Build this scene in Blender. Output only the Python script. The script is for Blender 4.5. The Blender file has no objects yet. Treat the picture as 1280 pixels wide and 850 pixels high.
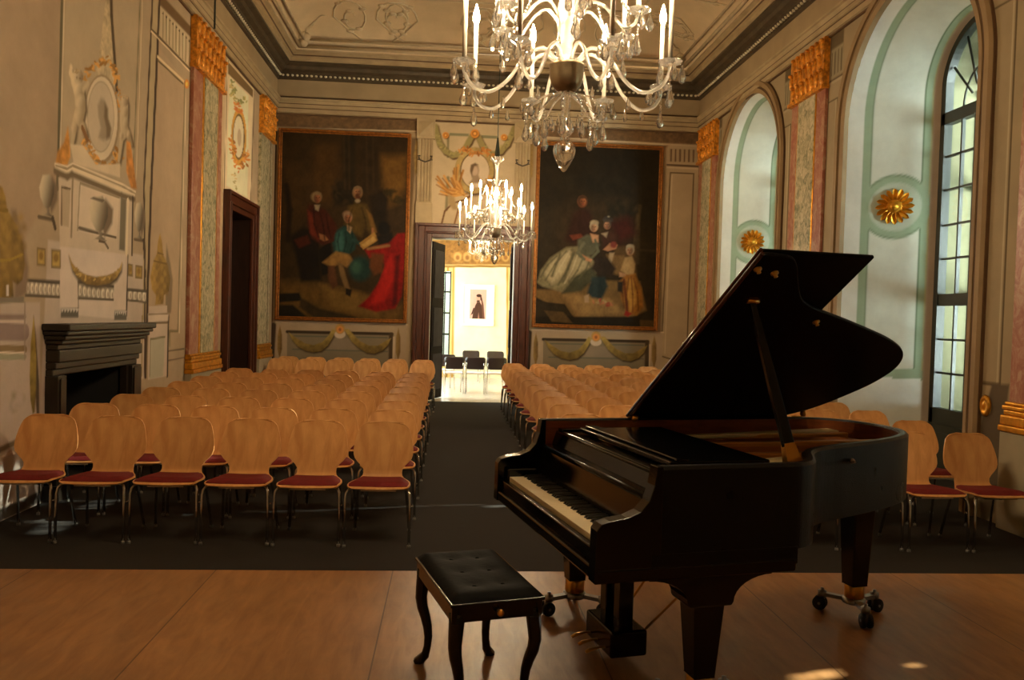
import bpy, math, random
import numpy as np
from mathutils import Vector, Matrix
random.seed(7)
RNG = np.random.default_rng(11)
SC = bpy.context.scene
COL = SC.collection
PI = math.pi

# ------------------------------------------------------------------ camera model (1280 x 850 frame)
F, VP, ROLL, EYE = 1010.0, (563.0, 396.0), 0.027, 1.72
_d = np.array([VP[0] - 640, 425 - VP[1], -F]); _d /= np.linalg.norm(_d)
_u = np.array([math.sin(ROLL), math.cos(ROLL), 0.0]); _u -= _d * (_u @ _d); _u /= np.linalg.norm(_u)
_x = np.cross(_d, _u)
CM = np.stack([_x, _d, _u], 1)          # world -> camera

def ray(px, py):
    return CM.T @ np.array([px - 640.0, 425.0 - py, -F])
def on_x(px, py, X):
    r = ray(px, py); return r * (X / r[0]) + np.array([0, 0, EYE])
def on_y(px, py, Y):
    r = ray(px, py); return r * (Y / r[1]) + np.array([0, 0, EYE])
def on_z(px, py, z):
    r = ray(px, py); return r * ((z - EYE) / r[2]) + np.array([0, 0, EYE])

cam = bpy.data.cameras.new('camera'); cam.sensor_width = 36.0; cam.lens = 36.0 * F / 1280.0
cam.clip_start = 0.05; cam.clip_end = 200
co = bpy.data.objects.new('camera', cam); COL.objects.link(co)
R = CM.T                                # camera -> world
M4 = Matrix(((R[0][0], R[0][1], R[0][2], 0), (R[1][0], R[1][1], R[1][2], 0), (R[2][0], R[2][1], R[2][2], EYE), (0, 0, 0, 1)))
co.matrix_world = M4
SC.camera = co

# ------------------------------------------------------------------ room numbers (metres)
XL, XR, YB, YF = -3.5, 4.95, 16.2, -3.2
POD, POD_Y = 0.15, 4.97
WIN_C = (8.68, 13.4, 3.96)              # window centres along the right wall

# ------------------------------------------------------------------ materials
def lin(c):
    c = np.asarray(c, float) / 255.0
    return np.where(c <= 0.04045, c / 12.92, ((c + 0.055) / 1.055) ** 2.4)
def L4(c):
    r = lin(c); return (float(r[0]), float(r[1]), float(r[2]), 1.0)

class NT:
    def __init__(self, name):
        m = bpy.data.materials.new(name); m.use_nodes = True
        self.m = m; self.t = m.node_tree; self.t.nodes.clear()
        self.out = self.n('ShaderNodeOutputMaterial')
    def n(self, kind, **kw):
        nd = self.t.nodes.new(kind)
        for k, v in kw.items():
            if hasattr(nd, k): setattr(nd, k, v)
        return nd
    def l(self, a, b): self.t.links.new(a, b)
    def setv(self, nd, **kw):
        for k, v in kw.items(): nd.inputs[k.replace('_', ' ')].default_value = v
        return nd

def mat(name, rgb, rough=0.5, metal=0.0, var=0.12, scale=6.0, bump=0.0, bscale=60.0, coat=0.0, spec=0.5, stretch=None, rvar=0.0, rgb2=None, coords='Object'):
    """Principled with procedural noise in colour / roughness / bump."""
    N = NT(name)
    b = N.n('ShaderNodeBsdfPrincipled')
    N.l(b.outputs[0], N.out.inputs[0])
    N.setv(b, Roughness=rough, Metallic=metal)
    b.inputs['Specular IOR Level'].default_value = spec
    b.inputs['Coat Weight'].default_value = coat
    b.inputs['Coat Roughness'].default_value = 0.03
    tc = N.n('ShaderNodeTexCoord'); mp = N.n('ShaderNodeMapping')
    N.l(tc.outputs[coords], mp.inputs[0])
    if stretch: mp.inputs['Scale'].default_value = stretch
    nz = N.n('ShaderNodeTexNoise'); N.setv(nz, Scale=scale, Detail=5.0)
    N.l(mp.outputs[0], nz.inputs['Vector'])
    rp = N.n('ShaderNodeValToRGB')
    c = L4(rgb); c2 = L4(rgb2) if rgb2 else c
    rp.color_ramp.elements[0].position = 0.3; rp.color_ramp.elements[1].position = 0.7
    rp.color_ramp.elements[0].color = tuple(v * (1 - var) for v in c[:3]) + (1,)
    rp.color_ramp.elements[1].color = tuple(min(1, v * (1 + var)) for v in c2[:3]) + (1,)
    N.l(nz.outputs['Fac'], rp.inputs[0]); N.l(rp.outputs[0], b.inputs['Base Color'])
    if rvar:
        mr = N.n('ShaderNodeMapRange'); N.setv(mr, To_Min=max(0, rough - rvar), To_Max=rough + rvar)
        N.l(nz.outputs['Fac'], mr.inputs[0]); N.l(mr.outputs[0], b.inputs['Roughness'])
    if bump:
        nb = N.n('ShaderNodeTexNoise'); N.setv(nb, Scale=bscale, Detail=3.0)
        N.l(mp.outputs[0], nb.inputs['Vector'])
        bp = N.n('ShaderNodeBump'); N.setv(bp, Strength=bump, Distance=0.01)
        N.l(nb.outputs['Fac'], bp.inputs['Height']); N.l(bp.outputs[0], b.inputs['Normal'])
    return N.m

def paint_mat(name, rough=0.75, bump=0.15, gloss=0.3):
    """Surface whose paint lies in the mesh colour attribute, with plaster/canvas mottling on top."""
    N = NT(name)
    b = N.n('ShaderNodeBsdfPrincipled'); N.l(b.outputs[0], N.out.inputs[0])
    N.setv(b, Roughness=rough); b.inputs['Specular IOR Level'].default_value = gloss
    at = N.n('ShaderNodeAttribute', attribute_name='paint')
    tc = N.n('ShaderNodeTexCoord')
    nz = N.n('ShaderNodeTexNoise'); N.setv(nz, Scale=2.2, Detail=8.0, Roughness=0.65)
    N.l(tc.outputs['Object'], nz.inputs['Vector'])
    mr = N.n('ShaderNodeMapRange'); N.setv(mr, From_Min=0.3, From_Max=0.7, To_Min=0.88, To_Max=1.08)
    N.l(nz.outputs['Fac'], mr.inputs[0])
    mx = N.n('ShaderNodeVectorMath', operation='SCALE')
    N.l(at.outputs['Color'], mx.inputs[0]); N.l(mr.outputs[0], mx.inputs['Scale'])
    N.l(mx.outputs[0], b.inputs['Base Color'])
    n2 = N.n('ShaderNodeTexNoise'); N.setv(n2, Scale=45.0, Detail=4.0); N.l(tc.outputs['Object'], n2.inputs['Vector'])
    bp = N.n('ShaderNodeBump'); N.setv(bp, Strength=bump, Distance=0.01)
    N.l(n2.outputs['Fac'], bp.inputs['Height']); N.l(bp.outputs[0], b.inputs['Normal'])
    return N.m

def emit_mat(name, rgb, strength):
    N = NT(name); e = N.n('ShaderNodeEmission')
    e.inputs[0].default_value = tuple(rgb) + (1,); e.inputs[1].default_value = strength
    N.l(e.outputs[0], N.out.inputs[0]); return N.m

def crystal_mat(name, tint=(1, 0.97, 0.92), milky=0.14, refr=False):
    """Cut glass: clear body, sharp reflections, a little scattered light."""
    N = NT(name)
    if refr:
        g = N.n('ShaderNodeBsdfGlass'); g.inputs['IOR'].default_value = 1.52; g.inputs['Roughness'].default_value = 0.0; g.inputs[0].default_value = tuple(tint) + (1,)
        t0 = N.n('ShaderNodeBsdfTransparent'); mx = N.n('ShaderNodeMixShader'); mx.inputs[0].default_value = 0.25
        N.l(g.outputs[0], mx.inputs[1]); N.l(t0.outputs[0], mx.inputs[2]); tl = N.n('ShaderNodeBsdfTranslucent'); tl.inputs[0].default_value = (0.97, 0.95, 0.9, 1); m3 = N.n('ShaderNodeMixShader'); m3.inputs[0].default_value = milky
        N.l(mx.outputs[0], m3.inputs[1]); N.l(tl.outputs[0], m3.inputs[2]); N.l(m3.outputs[0], N.out.inputs[0]); return N.m
    tr = N.n('ShaderNodeBsdfTransparent'); tr.inputs[0].default_value = tuple(tint) + (1,)
    gl = N.n('ShaderNodeBsdfGlossy'); gl.inputs['Roughness'].default_value = 0.06
    tl = N.n('ShaderNodeBsdfTranslucent'); tl.inputs[0].default_value = (0.95, 0.92, 0.86, 1)
    lw = N.n('ShaderNodeLayerWeight'); lw.inputs['Blend'].default_value = 0.55
    mr = N.n('ShaderNodeMapRange'); N.setv(mr, To_Min=0.12, To_Max=0.85); N.l(lw.outputs['Facing'], mr.inputs[0])
    m1 = N.n('ShaderNodeMixShader'); N.l(mr.outputs[0], m1.inputs[0]); N.l(tr.outputs[0], m1.inputs[1]); N.l(gl.outputs[0], m1.inputs[2])
    m2 = N.n('ShaderNodeMixShader'); m2.inputs[0].default_value = milky
    N.l(m1.outputs[0], m2.inputs[1]); N.l(tl.outputs[0], m2.inputs[2]); N.l(m2.outputs[0], N.out.inputs[0])
    return N.m

def pane_mat(name):
    N = NT(name)
    tr = N.n('ShaderNodeBsdfTransparent'); tr.inputs[0].default_value = (0.9, 0.96, 0.92, 1)
    gl = N.n('ShaderNodeBsdfGlossy'); gl.inputs['Roughness'].default_value = 0.03
    lw = N.n('ShaderNodeLayerWeight'); lw.inputs['Blend'].default_value = 0.5
    pw = N.n('ShaderNodeMath', operation='POWER'); pw.inputs[1].default_value = 4.0; N.l(lw.outputs['Facing'], pw.inputs[0])
    fr = N.n('ShaderNodeMapRange'); N.setv(fr, To_Min=0.04, To_Max=0.7); N.l(pw.outputs[0], fr.inputs[0])
    m1 = N.n('ShaderNodeMixShader'); N.l(fr.outputs[0], m1.inputs[0]); N.l(tr.outputs[0], m1.inputs[1]); N.l(gl.outputs[0], m1.inputs[2])
    N.l(m1.outputs[0], N.out.inputs[0]); return N.m

def wood_mat(name, dark, light, rough=0.35, grain=(1.2, 1.2, 14), scale=3.0, seams=None, rand=0.0, spec=0.5, bump=0.05, coat=0.0):
    N = NT(name)
    b = N.n('ShaderNodeBsdfPrincipled'); N.l(b.outputs[0], N.out.inputs[0]); N.setv(b, Roughness=rough)
    b.inputs['Specular IOR Level'].default_value = spec; b.inputs['Coat Weight'].default_value = coat
    tc = N.n('ShaderNodeTexCoord'); mp = N.n('ShaderNodeMapping'); mp.inputs['Scale'].default_value = grain
    N.l(tc.outputs['Object'], mp.inputs[0])
    nz = N.n('ShaderNodeTexNoise'); N.setv(nz, Scale=scale, Detail=8.0, Roughness=0.6, Distortion=0.6)
    N.l(mp.outputs[0], nz.inputs['Vector'])
    rp = N.n('ShaderNodeValToRGB')
    rp.color_ramp.elements[0].position = 0.32; rp.color_ramp.elements[1].position = 0.68
    rp.color_ramp.elements[0].color = L4(dark); rp.color_ramp.elements[1].color = L4(light)
    N.l(nz.outputs['Fac'], rp.inputs[0])
    col = rp.outputs[0]
    if rand:
        oi = N.n('ShaderNodeObjectInfo'); mr = N.n('ShaderNodeMapRange'); N.setv(mr, To_Min=1 - rand, To_Max=1 + rand)
        N.l(oi.outputs['Random'], mr.inputs[0])
        sc = N.n('ShaderNodeVectorMath', operation='SCALE'); N.l(col, sc.inputs[0]); N.l(mr.outputs[0], sc.inputs['Scale']); col = sc.outputs[0]
    if seams:
        br = N.n('ShaderNodeTexBrick'); br.offset = 0.0
        N.setv(br, Scale=1.0, Mortar_Size=0.004, Mortar_Smooth=0.2, Brick_Width=seams[0], Row_Height=seams[1])
        br.inputs['Color1'].default_value = (1, 1, 1, 1); br.inputs['Color2'].default_value = (0.9, 0.9, 0.9, 1); br.inputs['Mortar'].default_value = (0.35, 0.3, 0.25, 1)
        m2 = N.n('ShaderNodeMapping'); m2.inputs['Location'].default_value = (seams[2], seams[3], 0)
        N.l(tc.outputs['Object'], m2.inputs[0]); N.l(m2.outputs[0], br.inputs['Vector'])
        # broad stains and foot wear
        nw = N.n('ShaderNodeTexNoise'); N.setv(nw, Scale=1.6, Detail=6.0, Roughness=0.7); N.l(tc.outputs['Object'], nw.inputs['Vector'])
        mw = N.n('ShaderNodeMapRange'); N.setv(mw, From_Min=0.3, From_Max=0.7, To_Min=0.72, To_Max=1.12); N.l(nw.outputs['Fac'], mw.inputs[0])
        s1 = N.n('ShaderNodeVectorMath', operation='MULTIPLY'); N.l(col, s1.inputs[0]); N.l(br.outputs['Color'], s1.inputs[1])
        s2 = N.n('ShaderNodeVectorMath', operation='SCALE'); N.l(s1.outputs[0], s2.inputs[0]); N.l(mw.outputs[0], s2.inputs['Scale']); col = s2.outputs[0]
        mq = N.n('ShaderNodeMapRange'); N.setv(mq, From_Min=0.3, From_Max=0.7, To_Min=rough - 0.07, To_Max=rough + 0.1); N.l(nw.outputs['Fac'], mq.inputs[0]); N.l(mq.outputs[0], b.inputs['Roughness'])
    N.l(col, b.inputs['Base Color'])
    if bump:
        bp = N.n('ShaderNodeBump'); N.setv(bp, Strength=bump, Distance=0.01); N.l(nz.outputs['Fac'], bp.inputs['Height']); N.l(bp.outputs[0], b.inputs['Normal'])
    return N.m

def marble_mat(name, a, b_, c, scale=3.0, rough=0.4):
    N = NT(name)
    b = N.n('ShaderNodeBsdfPrincipled'); N.l(b.outputs[0], N.out.inputs[0]); N.setv(b, Roughness=rough)
    tc = N.n('ShaderNodeTexCoord'); nz = N.n('ShaderNodeTexNoise'); N.setv(nz, Scale=scale, Detail=9.0, Roughness=0.68, Distortion=1.2)
    mp = N.n('ShaderNodeMapping'); mp.inputs['Scale'].default_value = (1.2, 1.2, 0.9)
    N.l(tc.outputs['Object'], mp.inputs[0]); N.l(mp.outputs[0], nz.inputs['Vector'])
    rp = N.n('ShaderNodeValToRGB'); e = rp.color_ramp.elements
    e[0].position = 0.38; e[0].color = L4(a); e[1].position = 0.62; e[1].color = L4(c)
    k = e.new(0.5); k.color = L4(b_)
    N.l(nz.outputs['Fac'], rp.inputs[0]); N.l(rp.outputs[0], b.inputs['Base Color']); return N.m

# ------------------------------------------------------------------ mesh builder
class MB:
    def __init__(self): self.v = []; self.f = []; self.smooth = []
    def add(self, vs, fs, smooth=False, M=None):
        b = len(self.v)
        for p in vs:
            self.v.append(tuple(M @ Vector(p)) if M is not None else tuple(p))
        for f in fs:
            self.f.append(tuple(i + b for i in f)); self.smooth.append(smooth)
        return self
    def box(self, x0, x1, y0, y1, z0, z1, M=None, bev=0.0):
        if bev > 0:
            vs = []; 
            for z, i in ((z0, bev), (z0 + bev, 0), (z1 - bev, 0), (z1, bev)):
                vs += [(x0 + i, y0 + i + (bev - i) * 0, z), (x1 - i, y0 + i, z), (x1 - i, y1 - i, z), (x0 + i, y1 - i, z)]
            fs = [(3, 2, 1, 0), (12, 13, 14, 15)]
            for k in range(3):
                for j in range(4):
                    a = k * 4 + j; c = k * 4 + (j + 1) % 4; fs.append((a, c, c + 4, a + 4))
            return self.add(vs, fs, False, M)
        vs = [(x0, y0, z0), (x1, y0, z0), (x1, y1, z0), (x0, y1, z0), (x0, y0, z1), (x1, y0, z1), (x1, y1, z1), (x0, y1, z1)]
        return self.add(vs, [(3, 2, 1, 0), (4, 5, 6, 7), (0, 1, 5, 4), (1, 2, 6, 5), (2, 3, 7, 6), (3, 0, 4, 7)], False, M)
    def tube(self, pts, r, n=8, cap=True, M=None, flat=None):
        pts = [Vector(p) for p in pts]; k = len(pts)
        rs = r if isinstance(r, (list, tuple)) else [r] * k
        vs = []; fs = []
        up = None
        for i, p in enumerate(pts):
            t = (pts[min(i + 1, k - 1)] - pts[max(i - 1, 0)]).normalized()
            if up is None:
                a = Vector((0, 0, 1)) if abs(t.z) < 0.9 else Vector((1, 0, 0))
                s = t.cross(a).normalized()
            else:
                s = (up - t * up.dot(t)).normalized()
            up = s; q = t.cross(s)
            for j in range(n):
                a = 2 * PI * j / n
                c1, s1 = math.cos(a) * rs[i], math.sin(a) * rs[i] * (flat or 1.0)
                vs.append(p + s * c1 + q * s1)
        for i in range(k - 1):
            for j in range(n):
                a = i * n + j; b = i * n + (j + 1) % n; fs.append((a, b, b + n, a + n))
        self.add(vs, fs, True, M)
        if cap:
            b = len(self.v) - len(vs)
            self.f.append(tuple(b + j for j in range(n))[::-1]); self.smooth.append(False)
            self.f.append(tuple(b + (k - 1) * n + j for j in range(n))); self.smooth.append(False)
        return self
    def lathe(self, prof, n=20, M=None, smooth=True, c=(0, 0, 0)):
        vs = []; fs = []
        for (r, z) in prof:
            for j in range(n):
                a = 2 * PI * j / n; vs.append((c[0] + r * math.cos(a), c[1] + r * math.sin(a), c[2] + z))
        for i in range(len(prof) - 1):
            for j in range(n):
                a = i * n + j; b = i * n + (j + 1) % n; fs.append((a, b, b + n, a + n))
        fs.append(tuple(range(n))[::-1]); fs.append(tuple((len(prof) - 1) * n + j for j in range(n)))
        return self.add(vs, fs, smooth, M)
    def ball(self, c, r, n=10, m=6, s=(1, 1, 1), M=None):
        prof = []
        vs = []; fs = []
        for i in range(m + 1):
            t = PI * i / m
            for j in range(n):
                a = 2 * PI * j / n
                rr = max(1e-4, math.sin(t)) * r
                vs.append((c[0] + rr * math.cos(a) * s[0], c[1] + rr * math.sin(a) * s[1], c[2] - math.cos(t) * r * s[2]))
        for i in range(m):
            for j in range(n):
                a = i * n + j; b = i * n + (j + 1) % n; fs.append((a, b, b + n, a + n))
        return self.add(vs, fs, True, M)
    def prism(self, poly, a0, a1, axis='z', M=None):
        """poly extruded: axis z -> (x,y), axis y -> (x,z), axis x -> (y,z)"""
        n = len(poly)
        def P(p, a):
            return (p[0], p[1], a) if axis == 'z' else ((p[0], a, p[1]) if axis == 'y' else (a, p[0], p[1]))
        vs = [P(p, a0) for p in poly] + [P(p, a1) for p in poly]
        ar = sum(poly[i][0] * poly[(i + 1) % n][1] - poly[(i + 1) % n][0] * poly[i][1] for i in range(n))
        fs = [(i, (i + 1) % n, (i + 1) % n + n, i + n) for i in range(n)] + [tuple(range(n))[::-1], tuple(range(n, 2 * n))]
        flip = (ar < 0) ^ (axis == 'y') ^ (a1 < a0)
        if flip: fs = [f[::-1] for f in fs]
        return self.add(vs, fs, False, M)
    def grid(self, P, smooth=True, closed=False, flip=False):
        """P[i][j] points"""
        n = len(P); m = len(P[0]); vs = [p for row in P for p in row]; fs = []
        for i in range(n - 1):
            for j in range(m - (0 if closed else 1)):
                a = i * m + j; b = i * m + (j + 1) % m
                q = (a, b, b + m, a + m); fs.append(q[::-1] if flip else q)
        return self.add(vs, fs, smooth)
    def mesh(self, name):
        me = bpy.data.meshes.new(name); me.from_pydata(self.v, [], self.f)
        me.polygons.foreach_set('use_smooth', self.smooth); me.update(); return me
    def build(self, name, m, parent=None, loc=None):
        return link(name, self.mesh(name), m, parent, loc)

def link(name, me, m, parent=None, loc=None):
    o = bpy.data.objects.new(name, me)
    if m is not None and len(me.materials) == 0: me.materials.append(m)
    COL.objects.link(o)
    if parent is not None: o.parent = parent
    if loc is not None: o.location = loc
    return o
def bevel(o, w=0.004, seg=2, ang=0.6):
    md = o.modifiers.new('edge', 'BEVEL'); md.width = w; md.segments = seg; md.limit_method = 'ANGLE'; md.angle_limit = ang
    return o
def empty(name, loc=(0, 0, 0), rz=0.0):
    o = bpy.data.objects.new(name, None); COL.objects.link(o); o.location = loc; o.rotation_euler = (0, 0, rz); o.empty_display_size = 0.1
    return o
def tag(o, label, cat, group=None, kind=None):
    o['label'] = label; o['category'] = cat
    if group: o['group'] = group
    if kind: o['kind'] = kind
    return o
def struct(o): o['kind'] = 'structure'; return o
def kids(o): return [c for c in bpy.data.objects if c.parent == o]
def copy_tree(o, parent=None, tree=None):
    if tree is None:
        tree = {}
        for c in bpy.data.objects:
            if c.parent is not None: tree.setdefault(c.parent.name, []).append(c)
    c = o.copy(); COL.objects.link(c); c.parent = parent
    for k in list(tree.get(o.name, [])): copy_tree(k, c, tree)
    return c

# ------------------------------------------------------------------ painter: flat decoration painted on real surfaces, stored per vertex
class Paint:
    """S,T: 1-D coordinate arrays (metres) of a surface; shapes given in those coordinates."""
    def __init__(self, S, T, base, gain):
        self.S = np.asarray(S, float); self.T = np.asarray(T, float); self.g = np.asarray(gain, float)
        self.C = np.empty((len(self.T), len(self.S), 3)); self.C[:] = lin(base) * self.g
        self.px = None
    def conv(self, pts): return np.array([self.px(*p) for p in pts]) if self.px else np.array(pts, float)
    def _win(self, x0, x1, y0, y1):
        i0, i1 = np.searchsorted(self.S, (x0, x1)); j0, j1 = np.searchsorted(self.T, (y0, y1))
        return slice(j0, j1), slice(i0, i1)
    def _blend(self, sl, a, c, tex=None):
        c = lin(c) * self.g
        A = self.C[sl[0], sl[1]]
        cc = np.broadcast_to(c, A.shape) if tex is None else c * tex[..., None]
        self.C[sl[0], sl[1]] = A * (1 - a[..., None]) + cc * a[..., None]
    def poly(self, pts, c, soft=0.012, alpha=1.0, tex=0.0, raw=False, c2=None, dirn=None):
        p = np.array(pts, float) if raw else self.conv(pts)
        sl = self._win(p[:, 0].min() - soft, p[:, 0].max() + soft, p[:, 1].min() - soft, p[:, 1].max() + soft)
        X, Y = np.meshgrid(self.S[sl[1]], self.T[sl[0]])
        if X.size == 0: return
        d = np.full(X.shape, 1e9); ins = np.zeros(X.shape, bool)
        n = len(p)
        for i in range(n):
            x1, y1 = p[i]; x2, y2 = p[(i + 1) % n]
            ex, ey = x2 - x1, y2 - y1; L = ex * ex + ey * ey + 1e-12
            t = np.clip(((X - x1) * ex + (Y - y1) * ey) / L, 0, 1)
            d = np.minimum(d, np.hypot(X - x1 - t * ex, Y - y1 - t * ey))
            cr = ((y1 > Y) != (y2 > Y))
            with np.errstate(divide='ignore', invalid='ignore'):
                xi = (x2 - x1) * (Y - y1) / ((y2 - y1) if y2 != y1 else 1e-12) + x1
            ins ^= cr & (X < xi)
        sd = np.where(ins, d, -d)
        a = np.clip(sd / soft + 0.5, 0, 1) * alpha
        tx = None
        if tex:
            tx = 1 + tex * (vnoise(X * 14, Y * 14) + 0.6 * vnoise(X * 37 + 9, Y * 37) - 0.8)
        if c2 is not None:      # painted roundness: second colour towards direction dirn
            u = X * dirn[0] + Y * dirn[1]; pu = p[:, 0] * dirn[0] + p[:, 1] * dirn[1]
            w = np.clip((u - pu.min()) / (pu.max() - pu.min() + 1e-9), 0, 1)
            w = w * w * (3 - 2 * w)
            ca, cb = lin(c) * self.g, lin(c2) * self.g
            cc = ca * (1 - w[..., None]) + cb * w[..., None]
            if tx is not None: cc = cc * tx[..., None]
            A = self.C[sl[0], sl[1]]; self.C[sl[0], sl[1]] = A * (1 - a[..., None]) + cc * a[..., None]
            return
        self._blend(sl, a, c, tx)
    def line(self, pts, w, c, soft=0.008, alpha=1.0, raw=False):
        p = np.array(pts, float) if raw else self.conv(pts)
        m = w / 2 + soft
        for i in range(len(p) - 1):
            x1, y1 = p[i]; x2, y2 = p[i + 1]
            sl = self._win(min(x1, x2) - m, max(x1, x2) + m, min(y1, y2) - m, max(y1, y2) + m)
            X, Y = np.meshgrid(self.S[sl[1]], self.T[sl[0]])
            if X.size == 0: continue
            ex, ey = x2 - x1, y2 - y1; L = ex * ex + ey * ey + 1e-12
            t = np.clip(((X - x1) * ex + (Y - y1) * ey) / L, 0, 1)
            d = np.hypot(X - x1 - t * ex, Y - y1 - t * ey)
            self._blend(sl, np.clip((w / 2 - d) / soft + 0.5, 0, 1) * alpha, c)
    def ell(self, c, rx, ry, col, n=28, **kw):
        """centre and radii in the tracing frame"""
        self.poly([(c[0] + rx * math.cos(2 * PI * i / n), c[1] + ry * math.sin(2 * PI * i / n)) for i in range(n)], col, **kw)
    def blobs(self, path, n, r, cols, jit=1.0, soft=0.01, seed=1):
        """scattered leaf dabs along a traced path"""
        rg = random.Random(seed)
        segs = [(path[i], path[i + 1]) for i in range(len(path) - 1)]
        Ls = [math.hypot(b[0] - a[0], b[1] - a[1]) for a, b in segs]; tot = sum(Ls)
        for k in range(n):
            t = tot * (k + 0.5) / n; i = 0
            while i < len(Ls) - 1 and t > Ls[i]: t -= Ls[i]; i += 1
            a, b = segs[i]; q = t / (Ls[i] + 1e-9)
            c = (a[0] + (b[0] - a[0]) * q + rg.uniform(-1, 1) * r * jit, a[1] + (b[1] - a[1]) * q + rg.uniform(-1, 1) * r * jit)
            an = rg.uniform(0, PI); rr = r * rg.uniform(0.5, 1.1)
            pts = []
            for m in range(9):
                th = 2 * PI * m / 9; x, y = rr * math.cos(th), 0.45 * rr * math.sin(th)
                pts.append((c[0] + x * math.cos(an) - y * math.sin(an), c[1] + x * math.sin(an) + y * math.cos(an)))
            self.poly(pts, rg.choice(cols), soft=soft)

def vnoise(x, y):
    xi = np.floor(x).astype(np.int64); yi = np.floor(y).astype(np.int64); fx = x - xi; fy = y - yi
    fx = fx * fx * (3 - 2 * fx); fy = fy * fy * (3 - 2 * fy)
    def h(a, b):
        n = (a * 374761393 + b * 668265263) & 0x7fffffff
        n = ((n ^ (n >> 13)) * 1274126177) & 0x7fffffff
        return ((n ^ (n >> 16)) & 0xffff) / 65535.0
    return (h(xi, yi) * (1 - fx) + h(xi + 1, yi) * fx) * (1 - fy) + (h(xi, yi + 1) * (1 - fx) + h(xi + 1, yi + 1) * fx) * fy

def paint_mesh(name, paint, to3d, m, holes=(), parent=None, flip=False, keep=None):
    """grid mesh of a painted surface; faces whose centre lies in a hole are left out"""
    S, T = paint.S, paint.T; ns, nt = len(S), len(T)
    X, Y = np.meshgrid(S, T)
    co_ = to3d(X, Y).reshape(-1, 3)
    i = np.arange(nt - 1)[:, None] * ns + np.arange(ns - 1)[None, :]
    sc_ = (S[:-1] + S[1:]) / 2; tc_ = (T[:-1] + T[1:]) / 2
    CX, CY = np.meshgrid(sc_, tc_)
    ok = np.ones(CX.shape, bool)
    for h in holes: ok &= ~h(CX, CY)
    i = i[ok]
    q = np.stack([i, i + 1, i + 1 + ns, i + ns], -1)
    if flip: q = q[:, ::-1]
    nf = len(q)
    me = bpy.data.meshes.new(name)
    me.vertices.add(len(co_)); me.vertices.foreach_set('co', co_.ravel())
    me.loops.add(nf * 4); me.loops.foreach_set('vertex_index', q.ravel().astype(np.int32))
    me.polygons.add(nf); me.polygons.foreach_set('loop_start', np.arange(0, nf * 4, 4, dtype=np.int32))
    me.polygons.foreach_set('use_smooth', np.ones(nf, bool))
    at = me.attributes.new('paint', 'FLOAT_COLOR', 'POINT')
    rgba = np.ones((ns * nt, 4)); rgba[:, :3] = np.clip(paint.C.reshape(-1, 3), 0.003, 0.86)
    at.data.foreach_set('color', rgba.ravel())
    me.update(calc_edges=True); me.validate()
    return link(name, me, m, parent)

def axis(a, b, n_or_step, cuts=()):
    x = np.linspace(a, b, max(2, int(round((b - a) / n_or_step)) + 1))
    return np.unique(np.concatenate([x, [c for c in cuts if a < c < b]]))
# ------------------------------------------------------------------ shared materials
M = {}
M['wallpaint_l'] = paint_mat('painted plaster fireplace side')
M['wallpaint_r'] = M['wallpaint_l']; M['wallpaint_b'] = M['wallpaint_l']
M['reveal'] = paint_mat('limewashed plaster', rough=0.85, bump=0.1)
M['plaster'] = mat('cream plaster', (160, 148, 122), 0.8, var=0.1, scale=3, bump=0.1)
M['mould'] = mat('stone coloured moulding', (170, 149, 114), 0.7, var=0.12, scale=4, bump=0.1)
M['frieze'] = mat('frieze plaster', (160, 139, 106), 0.8, var=0.1, scale=2.5)
M['darkmould'] = mat('dark grey marbled moulding', (74, 62, 44), 0.55, var=0.3, scale=5)
M['bead'] = mat('bead', (206, 196, 170), 0.6)
M['ceil'] = mat('stucco ceiling', (200, 176, 140), 0.85, var=0.1, scale=2.0, bump=0.25, bscale=18)
M['stucco'] = mat('stucco relief', (192, 174, 142), 0.8, var=0.12, scale=5)
M['trim'] = mat('beige painted stone', (146, 120, 84), 0.65, var=0.12, scale=4)
M['trimdark'] = mat('brown groove and shade line', (92, 66, 40), 0.65, var=0.15)
M['gold'] = mat('gilding', (214, 150, 44), 0.38, metal=0.75, var=0.25, scale=14, bump=0.15, bscale=40)
M['goldpaint'] = mat('gold ochre', (196, 120, 36), 0.45, metal=0.35, var=0.4, scale=18, bump=0.4, bscale=26, rgb2=(226, 146, 44))
M['marble'] = marble_mat('green scagliola', (108, 110, 80), (176, 164, 130), (206, 192, 160), 9.0)
M['pink'] = marble_mat('pink scagliola', (150, 88, 68), (166, 110, 86), (182, 146, 118), 6.0)
M['doorwood'] = wood_mat('brown painted casing', (58, 26, 13), (92, 44, 22), 0.38, (9, 9, 1.2), 2.5)
M['doordark'] = wood_mat('dark door leaf', (34, 18, 10), (52, 28, 16), 0.4, (9, 9, 1.2), 2.5)
M['stonedark'] = mat('dark veined chimney stone', (37, 28, 19), 0.4, var=0.4, scale=5, bump=0.1)
M['soot'] = mat('sooted firebox', (16, 15, 13), 0.9, var=0.3)
M['carpet'] = mat('charcoal carpet', (54, 50, 47), 0.95, var=0.35, scale=150, bump=0.6, bscale=220, spec=0.15)
M['podium'] = wood_mat('varnished stage board', (146, 98, 56), (176, 126, 78), 0.36, (7, 1.4, 1), 2.2, seams=(1.06, 3.0, 0.31, 0.35))
M['winframe'] = mat('dark green window paint', (34, 38, 28), 0.4)
M['shutter'] = mat('green shutter paint', (22, 56, 42), 0.5)
M['extwall'] = mat('pale outer wall', (128, 124, 94), 0.85, var=0.08)
M['pane'] = pane_mat('window pane')

# ------------------------------------------------------------------ floor and stage
o = MB().box(XL - .3, XR + 1.6, YF - .2, 16.42, -0.12, 0).build('floor', M['carpet']); struct(o)
o = MB().box(XL + .004, XR - .004, YF + .004, POD_Y, 0.001, POD).build('stage_floor', M['podium']); struct(o)
bevel(o, 0.006, 2)

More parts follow.
